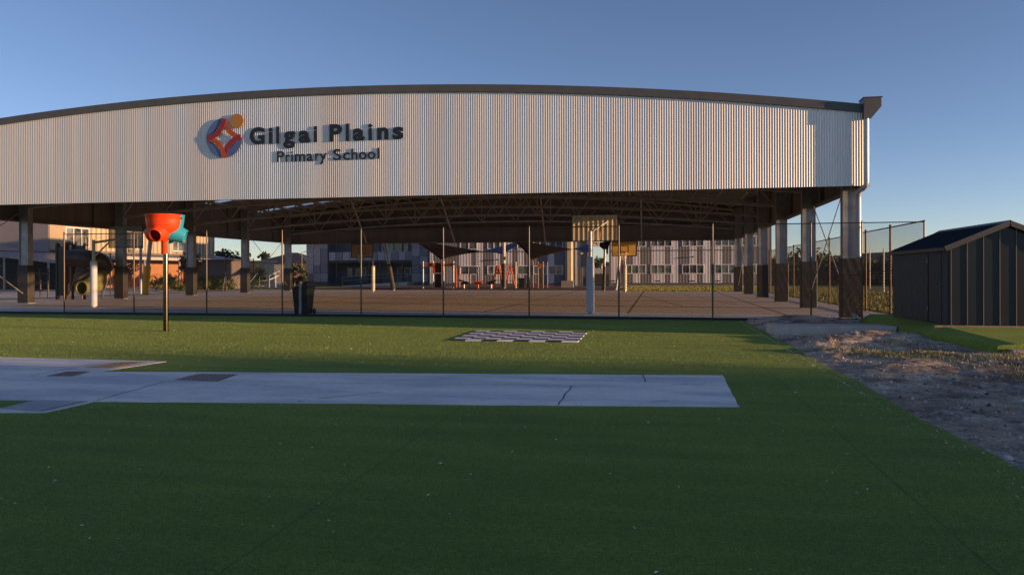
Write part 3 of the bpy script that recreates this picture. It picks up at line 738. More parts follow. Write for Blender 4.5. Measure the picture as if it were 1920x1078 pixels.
# ================================================================ WHEELIE BIN + short post
bn = empty('wheelie_bin', (-12.45, 25.3, 0), 'dark green two wheeled rubbish bin standing behind the front fence', 'bin')
m = MB(); xc, yc = -12.45, 25.3
def taper(mb, w0, d0, z0, w1, d1, z1, mi=0, cx=xc, cy=yc):
    vs = [(cx+sx*w0/2, cy+sy*d0/2, z0) for sx, sy in ((-1, -1), (1, -1), (1, 1), (-1, 1))]+[(cx+sx*w1/2, cy+sy*d1/2, z1) for sx, sy in ((-1, -1), (1, -1), (1, 1), (-1, 1))]
    mb.add(vs, [(3, 2, 1, 0), (4, 5, 6, 7), (0, 1, 5, 4), (1, 2, 6, 5), (2, 3, 7, 6), (3, 0, 4, 7)], mi)
taper(m, .46, .48, .02, .58, .62, .93); m.build('body', BINM, bn, .02)
m = MB(); taper(m, .66, .70, .935, .64, .68, .965); taper(m, .62, .66, .966, .40, .44, 1.0); m.build('lid', BINM, bn, .012)
m = MB(); m.tube([(xc-.26, yc+.36, .93), (xc+.26, yc+.36, .93)], .02, 8); m.build('handle', BLACK, bn)
for sx in (-1, 1): MB().tube([(xc+sx*.27, yc+.27, .1), (xc+sx*.31, yc+.27, .1)], .1, 18).build('wheel', BLACK, bn)
tag(MB().tube([(-12.14, 24.42, -.02), (-12.14, 24.42, 1.16)], .042, 14).lathe((-12.14, 24.42, 1.16), [(.046, 0), (.046, .02), (.001, .035)], 14).build('short_post', STEEL), 'short grey steel post standing in front of the green bin', 'post')

# ================================================================ GARDEN SHED ON TURF TERRACE
TERR = [(5.84, 14.62), (5.42, 18.6), (5.86, 24.0), (14, 24.0), (14, 14.62)]
tm = MB(); z = .18
top = [(5.84, 14.62, .17), (5.62, 16.6, .19), (5.42, 18.6, .20), (5.66, 21.4, .12), (5.86, 23.95, .04)]
bot = [(x-.01, y, -.05) for x, y, _ in top]
zi = (.20, .24, .29, .27, .23)
vs = top+[(6.15, y, q_) for (x, y, zz), q_ in zip(top, zi)]+bot+[(6.15, y, -.05) for x, y, _ in top]+[(14, y, q_) for (x, y, zz), q_ in zip(top, zi)]+[(14, top[0][1], -.05)]
fs = []
for i in range(4): fs += [(i, 5+i, 6+i, i+1), (i, i+1, 11+i, 10+i)]
fs += [(5+i, 20+i, 21+i, 6+i) for i in range(4)]
fs += [(0, 10, 15, 5), (5, 15, 25, 20)]
tm.add(vs, fs); tag(tm.build('turf_terrace', TURF), kind='structure')
tag(MB().box(6.0, 6.9, 14.40, 14.60, -.05, .12).build('stone_edging', mat('stone edging', (.33, .27, .23), .9, 0, .25, 8, .8, 20)), 'rough pale stone edging block at the foot of the raised turf', 'edging')
SHD = mat('charcoal steel', (.052, .048, .047), .42, .15, .08, 2); SHB = mat('dark blue grey steel', (.016, .020, .026), .35, .15, .08, 2)
TIM = mat('weathered sill timber', (.30, .21, .14), .8, 0, .25, 5, .4, 20, stretch=(.6, 6, 6))
sh = empty('garden_shed', (7.3, 20, .2), 'small dark metal garden shed with pitched roof on the raised turf', 'shed')
x0, x1, y0, y1, zb, ze, zp = 6.22, 8.56, 18.0, 21.9, .30, 2.02, 2.52; xm = (x0+x1)/2
MB().box(5.90, 9.4, y0-.12, y0-.015, .10, .305).build('sill', TIM, sh, .008)
MB().box(x0+.01, x1-.01, y0, y1, .02, .31).build('base', SHD, sh)
# side wall: small trapezoid ribs
w1 = MB(); yy = y0; prof = []
while yy < y1-.001:
    prof += [(yy, 0), (yy+.055, 0), (yy+.07, -.02), (yy+.115, -.02), (yy+.13, 0)]; yy += .13
vs = [(x0+o, min(y, y1), zz) for y, o in prof for zz in (zb, ze)]
w1.add(vs, [(2*i, 2*i+1, 2*i+3, 2*i+2) for i in range(len(prof)-1)])
w1.box(x0+.02, x0+.04, y0+.01, y1, zb, ze)
w1.build('side_wall', SHD, sh)
# gable wall with standing ribs
def rz(x): return ze+(zp-ze)*(1-abs(x-xm)/(xm-x0))
w2 = MB(); w2.prism([(x0, zb), (x1, zb), (x1, ze), (xm, zp), (x0, ze)], y0, y0+.02)
w2.build('gable_wall', SHB, sh)
RIB = mat('sunlit rib', (.20, .165, .12), .4, .1, .1, 3)  # low sun catching the ribs is put into their tan colour
rb = MB()
for i in range(8):
    x = x0+.05+i*(x1-x0-.1)/7; rb.box(x-.008, x+.008, y0-.02, y0-.001, zb, rz(x)-.045)
rb.build('ribs', RIB, sh)
MB().box(x1-.04, x1, y0+.02, y1, zb, ze).build('side_wall', SHD, sh)
w3 = MB(); w3.prism([(x0, zb), (x1, zb), (x1, ze), (xm, zp), (x0, ze)], y1-.02, y1); w3.build('back_wall', SHB, sh)
rf = MB(); ov = .10
for sgn in (-1, 1):
    xa = xm+sgn*(xm-x0+ov); za = ze-(zp-ze)*ov/(xm-x0)
    a, b = (xm, zp+.02), (xa, za+.02)
    for i in range(int((y1-y0+.2)/.16)):
        ya = y0-.1+i*.16
        rf.quad((a[0], ya, a[1]), (b[0], ya, b[1]), (b[0], ya+.13, b[1]), (a[0], ya+.13, a[1]))
        rf.quad((a[0], ya+.13, a[1]), (b[0], ya+.13, b[1]), (b[0], ya+.145, b[1]+.02), (a[0], ya+.145, a[1]+.02))
        rf.quad((a[0], ya+.145, a[1]+.02), (b[0], ya+.145, b[1]+.02), (b[0], ya+.16, b[1]), (a[0], ya+.16, a[1]))
rfo = rf.build('roof', SHB, sh)
tr = MB()
for yb_ in (y0-.115,):
    for sgn in (-1, 1):
        xa = xm+sgn*(xm-x0+ov); za = ze-(zp-ze)*ov/(xm-x0)
        tr.bar((xm, yb_, zp-.02), (xa, yb_, za-.02), .025, .11)
tr.box(x0-ov-.02, x0-ov+.06, y0-.1, y1+.1, ze-.10, ze-.03)
tr.build('roof_trim', mat('trim charcoal', (.095, .085, .078), .45, .1, .08, 2), sh)
rc = MB(); rc.prism([(xm-.14, zp-.03), (xm, zp+.045), (xm+.14, zp-.03), (xm, zp+.03)], y0-.12, y1+.12); rc.build('ridge_cap', mat('ridge', (.10, .10, .11), .4, .2), rfo)
dr = MB(); dr.box(x0-.030, x0-.018, 18.35, 18.37, zb, ze-.12); dr.box(x0-.030, x0-.018, 19.20, 19.22, zb, ze-.12)
dr.box(x0-.032, x0-.018, 18.35, 19.22, ze-.13, ze-.11); dro = dr.build('door', SHD, sh)
MB().box(x0-.05, x0-.03, 18.55, 18.62, 1.18, 1.20).build('latch', BLACK, dro)
for z_ in (.62, 1.72): MB().box(x0-.045, x0-.032, 19.18, 19.22, z_-.06, z_+.05).build('hinge', STEEL, dro)
# concrete step block
o = MB().slab([(2.70, 18.56), (5.40, 18.76), (5.32, 19.6), (2.62, 19.5)], -.04, .21).build('concrete_step', mat('grey concrete step', (.55, .47, .40), .85, 0, .15, 3, .5, 25), None, .02)
tag(o, 'long low concrete block half buried in dirt against the raised turf', 'concrete block')

# second shed, out of sight, added to shade the front of the court
s2 = empty('shadow_shed', (10.6, 23.2, 0), 'unseen dark metal shed added behind the garden shed for its shadow', 'shed')
m = MB(); m.prism([(9.3, -.05), (12.3, -.05), (12.3, 2.05), (10.8, 2.3), (9.3, 2.05)], 21.6, 24.0); m.build('wall', SHD, s2)
m = MB(); m.bar((9.2, 22.8, 2.05), (10.8, 22.8, 2.34), 2.6, .04); m.bar((12.4, 22.8, 2.05), (10.8, 22.8, 2.34), 2.6, .04); m.build('roof', SHB, s2)
# ================================================================ BEYOND THE COURT
def building_windows(par, wins, Y, frame_m, glass, split=3, proud=.06):
    for (xa, xb, za, zb) in wins:
        fr = MB(); t = .07
        fr.box(xa, xb, Y-proud, Y+.02, za-t, za); fr.box(xa, xb, Y-proud, Y+.02, zb, zb+t)
        n = max(1, round((xb-xa)/.85))
        for i in range(n+1):
            x = xa+(xb-xa)*i/n; x = min(max(x, xa+t/2), xb-t/2); fr.box(x-t/2, x+t/2, Y-proud, Y+.02, za, zb)
        fo = fr.build('window', frame_m, par)
        pn = MB()
        for i in range(n): 
            q0 = xa+(xb-xa)*i/n+t/2; q1 = xa+(xb-xa)*(i+1)/n-t/2; tl = random.uniform(-.008, .008)
            pn.quad((q0, Y-.02+tl, za), (q1, Y-.02-tl, za), (q1, Y-.02-tl, zb), (q0, Y-.02+tl, zb))
        pn.build('pane', glass, fo)
WFR = mat('white window frame', (.85, .84, .84), .5)
def mat_panels(name, ca, cb, per, ribs=.2):
    return None
DGREY = mat('grey ribbed cladding', (.21, .185, .18), .6, 0, .04, .8, stretch=(3, 3, .3)); PALE = mat('pale ribbed cladding', (.72, .66, .65), .6, 0, .04, .8, stretch=(3, 3, .3)); BASEC = mat('grey base', (.30, .29, .30), .8)
GL2 = mat('curtain reflection glass', (.06, .06, .065), .08, 0, .7, .9, spec=.9, c2=(.26, .26, .24))  # mottled for curtains, with grey reflections put into the pane colour
def ribbed(mb, xa, xb, Y, za, zb, mi=0, p=.3):
    n = max(1, int((xb-xa)/p)); w_ = (xb-xa)/n; vs = []
    prof = []
    for i in range(n):
        x = xa+i*w_; prof += [(x, 0), (x+.55*w_, 0), (x+.65*w_, -.010), (x+.9*w_, -.010)]
    prof.append((xb, 0))
    vs = [(x, Y+o, z) for x, o in prof for z in (za, zb)]
    mb.add(vs, [(2*i, 2*i+2, 2*i+3, 2*i+1) for i in range(len(prof)-1)], mi)
# --- right wing
YB1 = 86
e = empty('school_building', (8, YB1, 0), 'two storey school wing with grey and pale striped cladding at the right', 'building')
X = lambda px, Y: P(px, 500, Y).x
xa, xb = X(1142, YB1), X(1447, YB1)
m = MB(); m.box(xa, xb, YB1+.05, YB1+7, -.05, 7.6); m.build('wall', DGREY, e)
m = MB(); prev = xa
pal = [(1146, 1158), (1187, 1200), (1222, 1246), (1257, 1271), (1293, 1306), (1318, 1331), (1341, 1354), (1372, 1383), (1396, 1408), (1424, 1436)]
for a, b in pal:
    A, Bx = X(a, YB1), X(b, YB1); ribbed(m, prev, A, YB1, .35, 7.5, 0); ribbed(m, A, Bx, YB1, .35, 7.5, 1); prev = Bx
ribbed(m, prev, xb, YB1, .35, 7.5, 0); m.build('cladding', [DGREY, PALE], e)
m = MB(); m.box(xa, xb, YB1-.08, YB1-.04, .28, .36); m.box(xa, xb, YB1-.09, YB1-.04, 3.92, 4.0); m.box(xa-.3, xb+.3, YB1-.4, YB1+7.3, 7.55, 7.75); m.build('trim', mat('trim grey', (.16, .15, .15), .6), e)
wins = []
for a, b in ((1171, 1211), (1220, 1260), (1279, 1320), (1340, 1379), (1391, 1431)):
    wins += [(X(a, YB1), X(b, YB1), 1.42, 2.32), (X(a, YB1), X(b, YB1), 4.45, 5.4)]
building_windows(e, wins, YB1, WFR, GL2)
lamp_m = MB(); lx = X(1299, YB1); lamp_m.bar((lx, YB1, 3.2), (lx, YB1-.2, 3.25), .08); lamp_m.lathe((lx, YB1-.2, 3.15), [(.13, 0), (.10, .1), (.02, .15)], 12); lamp_m.build('wall_lamp', BLACK, e)
m = MB()
for i in range(5):
    xx = X((1150, 1234, 1299, 1347, 1410)[i], YB1); m.box(xx-.2, xx+.2, YB1-.05, YB1-.037, .5, .62)
m.build('vent', BLACK, e)
# --- central wing
YB2 = 80
e = empty('school_building', (-16, YB2, 0), 'two storey school wing with striped cladding behind the playground', 'building')
xa, xb = X(806, YB2), X(1060, YB2)
m = MB(); m.box(xa, xb, YB2+.05, YB2+10, -.05, 7.6); m.build('wall', DGREY, e)
m = MB(); prev = xa
for a, b in ((806, 812), (861, 883), (893, 905), (926, 937), (948, 960), (971, 982), (1027, 1039)):
    A, Bx = X(a, YB2), X(b, YB2)
    if A > prev: ribbed(m, prev, A, YB2, .35, 7.5, 0)
    ribbed(m, A, Bx, YB2, .35, 7.5, 1); prev = Bx
ribbed(m, prev, X(1050, YB2), YB2, .35, 7.5, 0); ribbed(m, X(1050, YB2), xb, YB2, .35, 7.5, 2)
m.build('cladding', [DGREY, PALE, mat('blue grey cladding', (.16, .18, .23), .6)], e)
m = MB(); m.box(xa, xb, YB2-.08, YB2-.04, .28, .36); m.box(xa, xb, YB2-.09, YB2-.04, 3.75, 3.83); m.box(xa-.3, xb+.3, YB2-.4, YB2+10.3, 7.55, 7.75); m.build('trim', mat('trim grey', (.16, .15, .15), .6), e)
wins = []
for a, b in ((863, 895), (914, 938), (970, 990), (1000, 1025), (1029, 1056)):
    wins += [(X(a, YB2), X(b, YB2), 1.38, 2.2), (X(a, YB2), X(b, YB2), 4.1, 5.0)]
building_windows(e, wins, YB2, WFR, GL2)
m = MB(); lx = X(933, YB2); m.bar((lx, YB2, 2.9), (lx, YB2-.2, 2.95), .08); m.lathe((lx, YB2-.2, 2.85), [(.13, 0), (.10, .1), (.02, .15)], 12); m.build('wall_lamp', BLACK, e)
CREAM = mat('cream corner', (.62, .48, .28), .6, 0, .08, 2)
m = MB(); m.box(X(1060.5, YB2), X(1064, YB2), YB2-.25, YB2+.1, -.05, 7.5); m.box(X(1066, YB2), X(1072, YB2), YB2-.5, YB2+1, -.05, 7.5); m.build('corner_post', CREAM, e)
# --- link block between the wings
BLUEW = mat('dark blue wall', (.085, .105, .16), .6, 0, .1, 1)
e = empty('link_block', (-8, 84, 0), 'dark blue recessed stair block between the two school wings', 'building')
Y3 = 84; xa, xb = X(1072.5, Y3), X(1104, Y3)
m = MB(); m.box(xa, xb, Y3, Y3+5, -.05, 6.8); m.build('wall', BLUEW, e)
m = MB()
for px in (1075, 1079, 1081, 1103): m.box(X(px, Y3)-.05, X(px, Y3)+.05, Y3-.12, Y3-.01, 0, 6.8)
m.build('pipe', PVC, e)
m = MB(); m.box(X(1083, Y3), X(1102, Y3), Y3-.6, Y3-.55, 1.0, 2.1)
for px in (1084, 1090, 1093, 1101): m.box(X(px, Y3)-.05, X(px, Y3)+.05, Y3-.65, Y3-.6, -.05, 2.1)
m.build('balustrade', mat('grey balustrade', (.20, .21, .24), .5), e)
m = MB(); lx = X(1091, Y3); m.box(lx-.12, lx+.12, Y3-.1, Y3, 3.55, 3.7); m.build('wall_lamp', WHITE, e)
# --- left bluish block with screens
Y4 = 88
e = empty('screened_building', (-40, Y4, 0), 'two storey school block with square perforated screens and an upstairs balcony', 'building')
m = MB(); m.box(X(574, Y4), X(806, Y4), Y4+3, Y4+12, -.05, 7.6); m.box(X(574, Y4), X(614, Y4), Y4+.1, Y4+3, -.05, 7.6); m.box(X(772, Y4), X(803, Y4), Y4+.1, Y4+3, -.05, 7.6); m.build('wall', mat('blue grey wall', (.17, .18, .205), .6, 0, .08, .6), e)
scr_a = mat('pale screen', (.40, .42, .47), .5, .2, .1, 3); scr_b = mat('mid screen', (.22, .24, .29), .5, .2, .1, 3); scr_lit = mat('sunlit screen', (.40, .31, .26), .5, .1, .1, 3); FRM = mat('screen frame', (.50, .52, .56), .5)  # warm tone paints low sun onto the top rows of screens
def screens(px0, px1, nx_, pat):
    w_ = (X(px1, Y4)-X(px0, Y4))/nx_; x_0 = X(px0, Y4)
    for j in range(6):
        for i in range(nx_):
            a = x_0+i*w_; z0 = .42+j*1.03; k = pat[(j*nx_+i) % len(pat)]
            mb = MB(); t = .05
            mb.box(a+.03, a+w_-.03, Y4-.02, Y4+.02, z0+.03, z0+1.0)
            s_o = mb.build('screen', (scr_b, scr_a, scr_lit)[k], e)
            if k != 0:
                fr = MB(); fr.box(a+.03, a+w_-.03, Y4-.06, Y4-.021, z0+.03, z0+.09); fr.box(a+.03, a+w_-.03, Y4-.06, Y4-.021, z0+.94, z0+1.0); fr.box(a+.03, a+.09, Y4-.06, Y4-.021, z0+.09, z0+.94); fr.box(a+w_-.09, a+w_-.03, Y4-.06, Y4-.021, z0+.09, z0+.94)
                fr.build('frame', FRM, s_o)
screens(574.5, 614.5, 3, [0, 1, 1, 1, 0, 0, 1, 1, 0, 1, 1, 0, 2, 2, 2, 2, 0, 2])
screens(772, 802.5, 2, [1, 1, 0, 0, 0, 1, 1, 0, 2, 0, 2, 2])
m = MB(); m.box(X(614.6, Y4), X(771.8, Y4), Y4+.1, Y4+3, 2.75, 3.05); m.box(X(614.6, Y4), X(771.8, Y4), Y4-.1, Y4+3, -.05, .25); m.build('balcony_slab', mat('dark slab', (.07, .065, .07), .7), e)
i = 0; px = 616
while px < 770:
    if (i % 4) != 0 or True:
        mb = MB(); mb.box(X(px, Y4), X(px+12.2, Y4), Y4+.12, Y4+.16, 3.08, 4.1); mb.build('balustrade_panel', (scr_a, scr_b, scr_a, scr_a, scr_b)[i % 5], e)
    px += 13.1; i += 1
m = MB()
for px in (629, 690, 711, 753): m.box(X(px, Y4)-.1, X(px, Y4)+.1, Y4+.3, Y4+.5, .25, 7)
m.build('post', mat('dark post', (.06, .06, .065), .5), e)
wins = [(X(a, Y4), X(b, Y4), c, d_) for a, b, c, d_ in ((633, 643, 1.2, 2.1), (649, 669, 1.2, 2.1), (675, 681, .3, 2.1), (730, 741, .3, 2.1), (744, 766, 1.3, 2.1), (640, 668, 4.2, 5.4), (700, 750, 4.2, 5.4))]
building_windows(e, wins, Y4+2.98, WFR, GL2)
m = MB(); m.box(X(714, Y4), X(721, Y4), Y4+2.4, Y4+2.9, .25, 2.7); m.box(X(575, Y4)-.2, X(806, Y4), Y4-.3, Y4+12.2, 7.55, 7.8); m.build('roof', mat('trim grey', (.16, .15, .15), .6), e)
# rails & ramp in front of it
def rail_fence(name, pts, h, label, m, n=2, base=None):
    e = empty(name, pts[0], label, 'handrail')
    for k in range(n):
        z = h*(1-k*.4); mb = MB(); mb.tube([(p[0], p[1], p[2]+z) for p in pts], .035, 8); mb.build('rail', m, e)
    mb = MB()
    for a, b in zip(pts, pts[1:]):
        nn = max(1, int((Vector(b)-Vector(a)).length/2.5))
        for i in range(nn+1):
            q = Vector(a).lerp(Vector(b), i/nn); mb.tube([(q.x, q.y, -.02), (q.x, q.y, q.z+h)], .035, 8)
    mb.build('posts', m, e)
RAILM = mat('pale rail', (.62, .62, .64), .4)
rail_fence('ramp_handrail', [(X(642, 83), 83, 0), (X(700, 83), 83, .3), (X(745, 83), 83, .45), (X(764, 83), 83, .45)], 1.0, 'pale handrail of the ramp in front of the screened school block', STEEL)
rm = MB(); a = X(642, 83); b = X(700, 83); c = X(765, 83)
rm.prism([(a, -.02), (c, -.02), (c, .45), (X(745, 83), .45), (a, .02)], 83.1, 85.5); tag(rm.build('ramp', PATH), 'low concrete access ramp rising before the screened school block', 'ramp')
rail_fence('ramp_handrail', [(X(487, 74), 74, 0), (X(505, 74), 74, .1), (X(528, 80), 80, .7)], 1.15, 'white double handrail rising behind the left columns', WHITE)

# --- left sunlit school building
Xb = -58
e = empty('sunlit_building', (Xb, 60, 0), 'cream two storey school building glowing in low sun at the left', 'building')
CRM = mat('cream render', (.33, .25, .165), .7, 0, .06, .6); SHW = mat('shade grey cladding', (.30, .25, .24), .7, 0, .06, .4)
y0, y1 = 64, 92
m = MB(); m.box(Xb-16, Xb, y0, y1, -.05, 9.2); m.build('wall', [CRM], e)
MB().box(Xb-16, Xb-.1, y0-.05, y0-.01, 0, 9.2).build('end_cladding', SHW, e)  # end wall greyed: its shade is painted into the cladding colour
def side_win(par, ya, yb, za, zb, fm=WFR, gm=GL2):
    fr = MB(); t = .07; fr.box(Xb-.02, Xb+.06, ya, yb, za-t, za); fr.box(Xb-.02, Xb+.06, ya, yb, zb, zb+t)
    n = max(1, round((yb-ya)/1.0))
    for i in range(n+1):
        y = min(max(ya+(yb-ya)*i/n, ya+t/2), yb-t/2); fr.box(Xb-.02, Xb+.06, y-t/2, y+t/2, za, zb)
    fo = fr.build('window', fm, par)
    p_ = MB(); p_.quad((Xb+.02, ya+t, za), (Xb+.02, yb-t, za), (Xb+.02, yb-t, zb), (Xb+.02, ya+t, zb)); p_.build('pane', gm, fo)
for k, ya in enumerate((66, 74.5, 83)): side_win(e, ya, ya+3.2, 4.3, 6.1)
for ya, yb in ((69.6, 74.2), (78.1, 82.6), (86.6, 91.5)):
    rb = MB(); yy = ya
    while yy < yb: rb.box(Xb, Xb+.07, yy, yy+.36, 3.9, 6.9); yy += .72
    rb.build('ribbed_panel', mat('cream ribs', (.52, .42, .28), .6), e)
ORB = mat('orange brick', (.42, .19, .09), .85, 0, .15, 6, .4, 12)
MB().box(Xb+.0, Xb+.09, y0, y1, -.04, 2.9).build('brick_base', ORB, e)
for ya in (68, 76, 84): side_win(e, ya, ya+1.6, 1.2, 2.2)
MB().box(Xb-16.4, Xb+.5, y0-.4, y1+.4, 9.18, 9.4).build('roof', FLASH, e)
# walkway lean-to roofs
LR = mat('lean-to roof', (.24, .26, .32), .4, .3, .08, 1, stretch=(1, 6, 1)); LRF = mat('cream fascia', (.52, .47, .40), .6)
e = empty('covered_walkway', (-55, 70, 0), 'long blue grey lean-to walkway roof with cream fascia along the sunlit building', 'walkway')
m = MB(); m.quad((Xb+.15, 64, 3.85), (-53.4, 64, 3.2), (-53.4, 92, 3.2), (Xb+.15, 92, 3.85)); m.quad((Xb+.15, 64, 3.80), (Xb+.15, 92, 3.80), (-53.4, 92, 3.15), (-53.4, 64, 3.15)); m.build('roof', LR, e)
MB().box(-53.4, -53.3, 64, 92, 2.95, 3.25).build('fascia', LRF, e)
for y in range(66, 92, 6): MB().box(-53.7, -53.55, y-.08, y+.08, -.02, 3.0).build('post', STEELD, e)
e = empty('covered_walkway', (-58, 58, 0), 'blue grey pitched walkway roof in shade at the far left edge', 'walkway')
A, B_, C_, D_ = P(-60, 450, 63), P(116, 476, 63), P(117, 489, 57.5), P(-60, 470, 55.5)
m = MB(); m.quad(A, D_, C_, B_); dn = Vector((0, 0, .06)); m.quad(A-dn, B_-dn, C_-dn, D_-dn); m.quad(D_, D_-dn, C_-dn, C_); m.quad(A, A-dn, D_-dn, D_); m.quad(B_, C_, C_-dn, B_-dn); m.build('roof', LR, e)
m = MB(); m.bar(D_-dn*2.5, C_-dn*2.5, .08, .25); m.build('fascia', STEELD, e)
for t in (0.15, .38, .62, .85):
    q = D_.lerp(C_, t); MB().box(q.x-.06, q.x+.06, q.y-.06, q.y+.06, -.02, q.z-.1).build('post', STEELD, e)
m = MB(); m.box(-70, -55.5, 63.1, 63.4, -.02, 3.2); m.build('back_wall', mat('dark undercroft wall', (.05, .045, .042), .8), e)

# --- tube slide tower
e = empty('tube_slide_tower', (-37.5, 38, 0), 'dark playground tower with twisting brown and olive tube slide', 'play equipment')
Yt = 38; T = lambda px, py, Y=Yt: P(px, py, Y)
DKB = mat('dark brown plastic', (.035, .024, .018), .35, 0, .1, 3); OLV = mat('olive plastic', (.17, .15, .045), .3, 0, .06, 3); BRN = mat('brown plastic', (.11, .075, .05), .35, 0, .08, 3)
xa, xb = T(106, 500).x, T(124, 500).x
for (px, yy) in ((107, Yt), (124, Yt), (110, Yt+1.3), (127, Yt+1.3)): q = P(px, 500, yy); MB().box(q.x-.06, q.x+.06, yy-.06, yy+.06, -.02, 3.25).build('post', DKB, e)
MB().box(xa, xb, Yt-.03, Yt+.02, .2, 3.05).build('panel', DKB, e)
xc2, xd = T(128, 500).x, T(151, 500).x
m = MB(); m.box(xc2, xd, Yt+.3, Yt+.36, 1.55, 3.1); m.build('panel', DKB, e)
for px in (129, 151): q = T(px, 500); MB().box(q.x-.05, q.x+.05, Yt+.25, Yt+.35, -.02, 3.2).build('post', DKB, e)
m = MB()
for z in (.5, .8, 1.1, 1.35): m.box(xc2, T(146, 500).x, Yt+.2, Yt+.26, z, z+.06)
m.build('rungs', BRN, e)
def spline(pts, n=8):
    out = []
    P_ = [Vector(p) for p in pts]; P_ = [P_[0]]+P_+[P_[-1]]
    for i in range(1, len(P_)-2):
        for k in range(n):
            t = k/n; a, b, c, d_ = P_[i-1:i+3]
            out.append(.5*((2*b)+(c-a)*t+(2*a-5*b+4*c-d_)*t*t+(3*b-a-3*c+d_)*t**3))
    out.append(P_[-2]); return out
up = spline([T(132, 484), T(150, 484), T(170, 486), T(188, 491, 38.4), T(194, 503, 39)])
MB().tube(up, .50, 20).build('slide_tube', DKB, e)
md = spline([T(196, 498, 39.2), T(186, 512, 38.9), T(172, 516, 38.2), T(160, 524, 37.9), T(152, 534, 37.6)])
MB().tube(md, .42, 20).build('slide_tube', BRN, e)
lo = spline([T(196, 520, 38.4), T(188, 520, 38.2), T(176, 528, 37.8), T(168, 536, 37.4)])
MB().tube(lo, .42, 20).build('slide_tube', OLV, e)
ctr_ = T(159.5, 540, 37.0); n = 24
rg = MB(); R_o = .36
rg.tube([ctr_+Vector((R_o*math.cos(2*PI*i/n), -.25, R_o*math.sin(2*PI*i/n))) for i in range(n+1)], .045, 8, caps=False); rg.tube([ctr_+Vector((0, -.25, 0)), ctr_+Vector((.1, .9, .1))], .35, 20, caps=False)
rg.build('slide_mouth', OLV, e)
m = MB(); q1, q2 = T(131, 559), T(152, 492); m.tube([(q1.x, Yt-.2, 0), (q2.x, Yt-.1, q2.z)], .03, 8)
for px, py in ((154, 558), (191, 556), (178, 556)): q = T(px, py); m.tube([(q.x, Yt, -.02), (q.x, Yt, .6)], .035, 8)
m.build('legs', OLV, e)
# climbing net mast beside the tower
e = empty('climbing_mast', (-37, 44, 0), 'lattice climbing mast rising behind the tube slide', 'play equipment')
m = MB(); q = [P(px, 500, 44).x for px in (152, 158, 164)]
for x in q: m.tube([(x, 44, -.02), (x, 44, 3.9)], .03, 6)
for i in range(22): z = .5+i*.155; m.tube([(q[0], 44, z), (q[2], 44, z+.12)], .014, 4)
m.build('lattice', RUSTY, e)
e = empty('timber_cubby', (-37.5, 42, 0), 'small dark timber play frame under the walkway roof at the left', 'play equipment')
m = MB(); 
for px in (62, 76, 90): q = P(px, 540, 41); m.tube([(q.x, 41, -.02), (q.x, 41, 1.8)], .05, 8)
q0, q1 = P(60, 520, 41), P(92, 520, 41)
for z in (.9, 1.5): m.bar((q0.x, 41, z), (q1.x, 41, z), .08)
m.build('frame', DKB, e)
m = MB(); m.bar((q0.x+.2, 40.9, .45), (q1.x-.1, 40.9, .45), .4, .08); m.build('deck', DKB, e)

# --- leaning posts, some padded
def lean_post(b, t, r, m, label, pad=None, padh=2.0, cat='post', name='leaning_post'):
    e = empty(name, b, label, cat)
    b, t = Vector(b), Vector(t)
    MB().tube([b-Vector((0, 0, .05)), t], r, 14).build('pole', m, e)
    if pad: d = (t-b).normalized(); MB().tube([b+d*.05, b+d*padh], r*1.5, 16).build('pad', pad, e)
b_ = G(272, 553); t_ = P(283, 440, b_.y); lean_post(b_, t_, .14, STEEL, 'leaning dark post wrapped in a bright yellow pad beside the hedge', YELPAD, 2.0)
b_ = G(264, 551); t_ = P(264, 460, b_.y+3); lean_post(b_, (b_.x, b_.y, 3.6), .10, STEEL, 'upright grey post just left of the yellow padded post')
b_ = G(738, 544.5); lean_post(b_, P(721, 450, b_.y+.5), .14, STEEL, 'leaning shade sail post with dark pad in front of the screened block', DARKPAD, 2.3)
b_ = Vector((P(945, 541, 66).x, 66, .1)); lean_post(b_, P(945, 450, 66.1), .14, mat('post cream', (.55, .48, .35), .5), 'upright shade sail post with dark pad between the orange ladders', DARKPAD, 2.2)
b_ = Vector((P(991, 541, 67).x, 67, .1)); lean_post(b_, P(991.5, 476, 67), .09, mat('post cream', (.55, .48, .35), .5), 'cream sail post with dark pad under the right hand brown sail', mat('brown pad', (.10, .05, .035), .6), 2.0)
b_ = G(1132, 546); lean_post(b_, (b_.x+.1, b_.y, 3.4), .10, STEEL, 'short thick grey post with dark pad left of the ochre board hoop', DARKPAD, 2.0)
b_ = G(1155, 543.5); lean_post(b_, P(1166, 450, b_.y), .11, STEEL, 'tall slightly leaning grey post beside the ochre board hoop')

# --- shade sails
def sail(c, m, label, sag=.10, n=12):
    # c: corner points (3 or 4) -> concave edged fabric
    c = [Vector(p) for p in c]; cen = sum(c, Vector())/len(c); mb = MB(); N = len(c); rim = []
    for i in range(N):
        a, b = c[i], c[(i+1) % N]
        for k in range(n):
            t = k/n; p = a.lerp(b, t); rim.append(p+(cen-p)*sag*4*t*(1-t))
    L = len(rim); vs = []; rings = 6
    for r in range(rings):
        f_ = 1-r/rings
        vs += [cen+(p-cen)*f_ for p in rim]
    vs.append(cen)
    top = list(vs); bot = [v-Vector((0, 0, .02)) for v in vs]
    fs = []
    for r in range(rings-1):
        for k in range(L): fs.append((r*L+k, r*L+(k+1) % L, (r+1)*L+(k+1) % L, (r+1)*L+k))
    for k in range(L): fs.append(((rings-1)*L+k, (rings-1)*L+(k+1) % L, rings*L))
    o = len(top)
    mb.add(top+bot, fs+[tuple(i+o for i in f)[::-1] for f in fs]+[(k, k+o, (k+1) % L+o, (k+1) % L) for k in range(L)], 0, True)
    tag(mb.build('shade_sail', m), label, 'shade sail', 'shade sails over the playground')
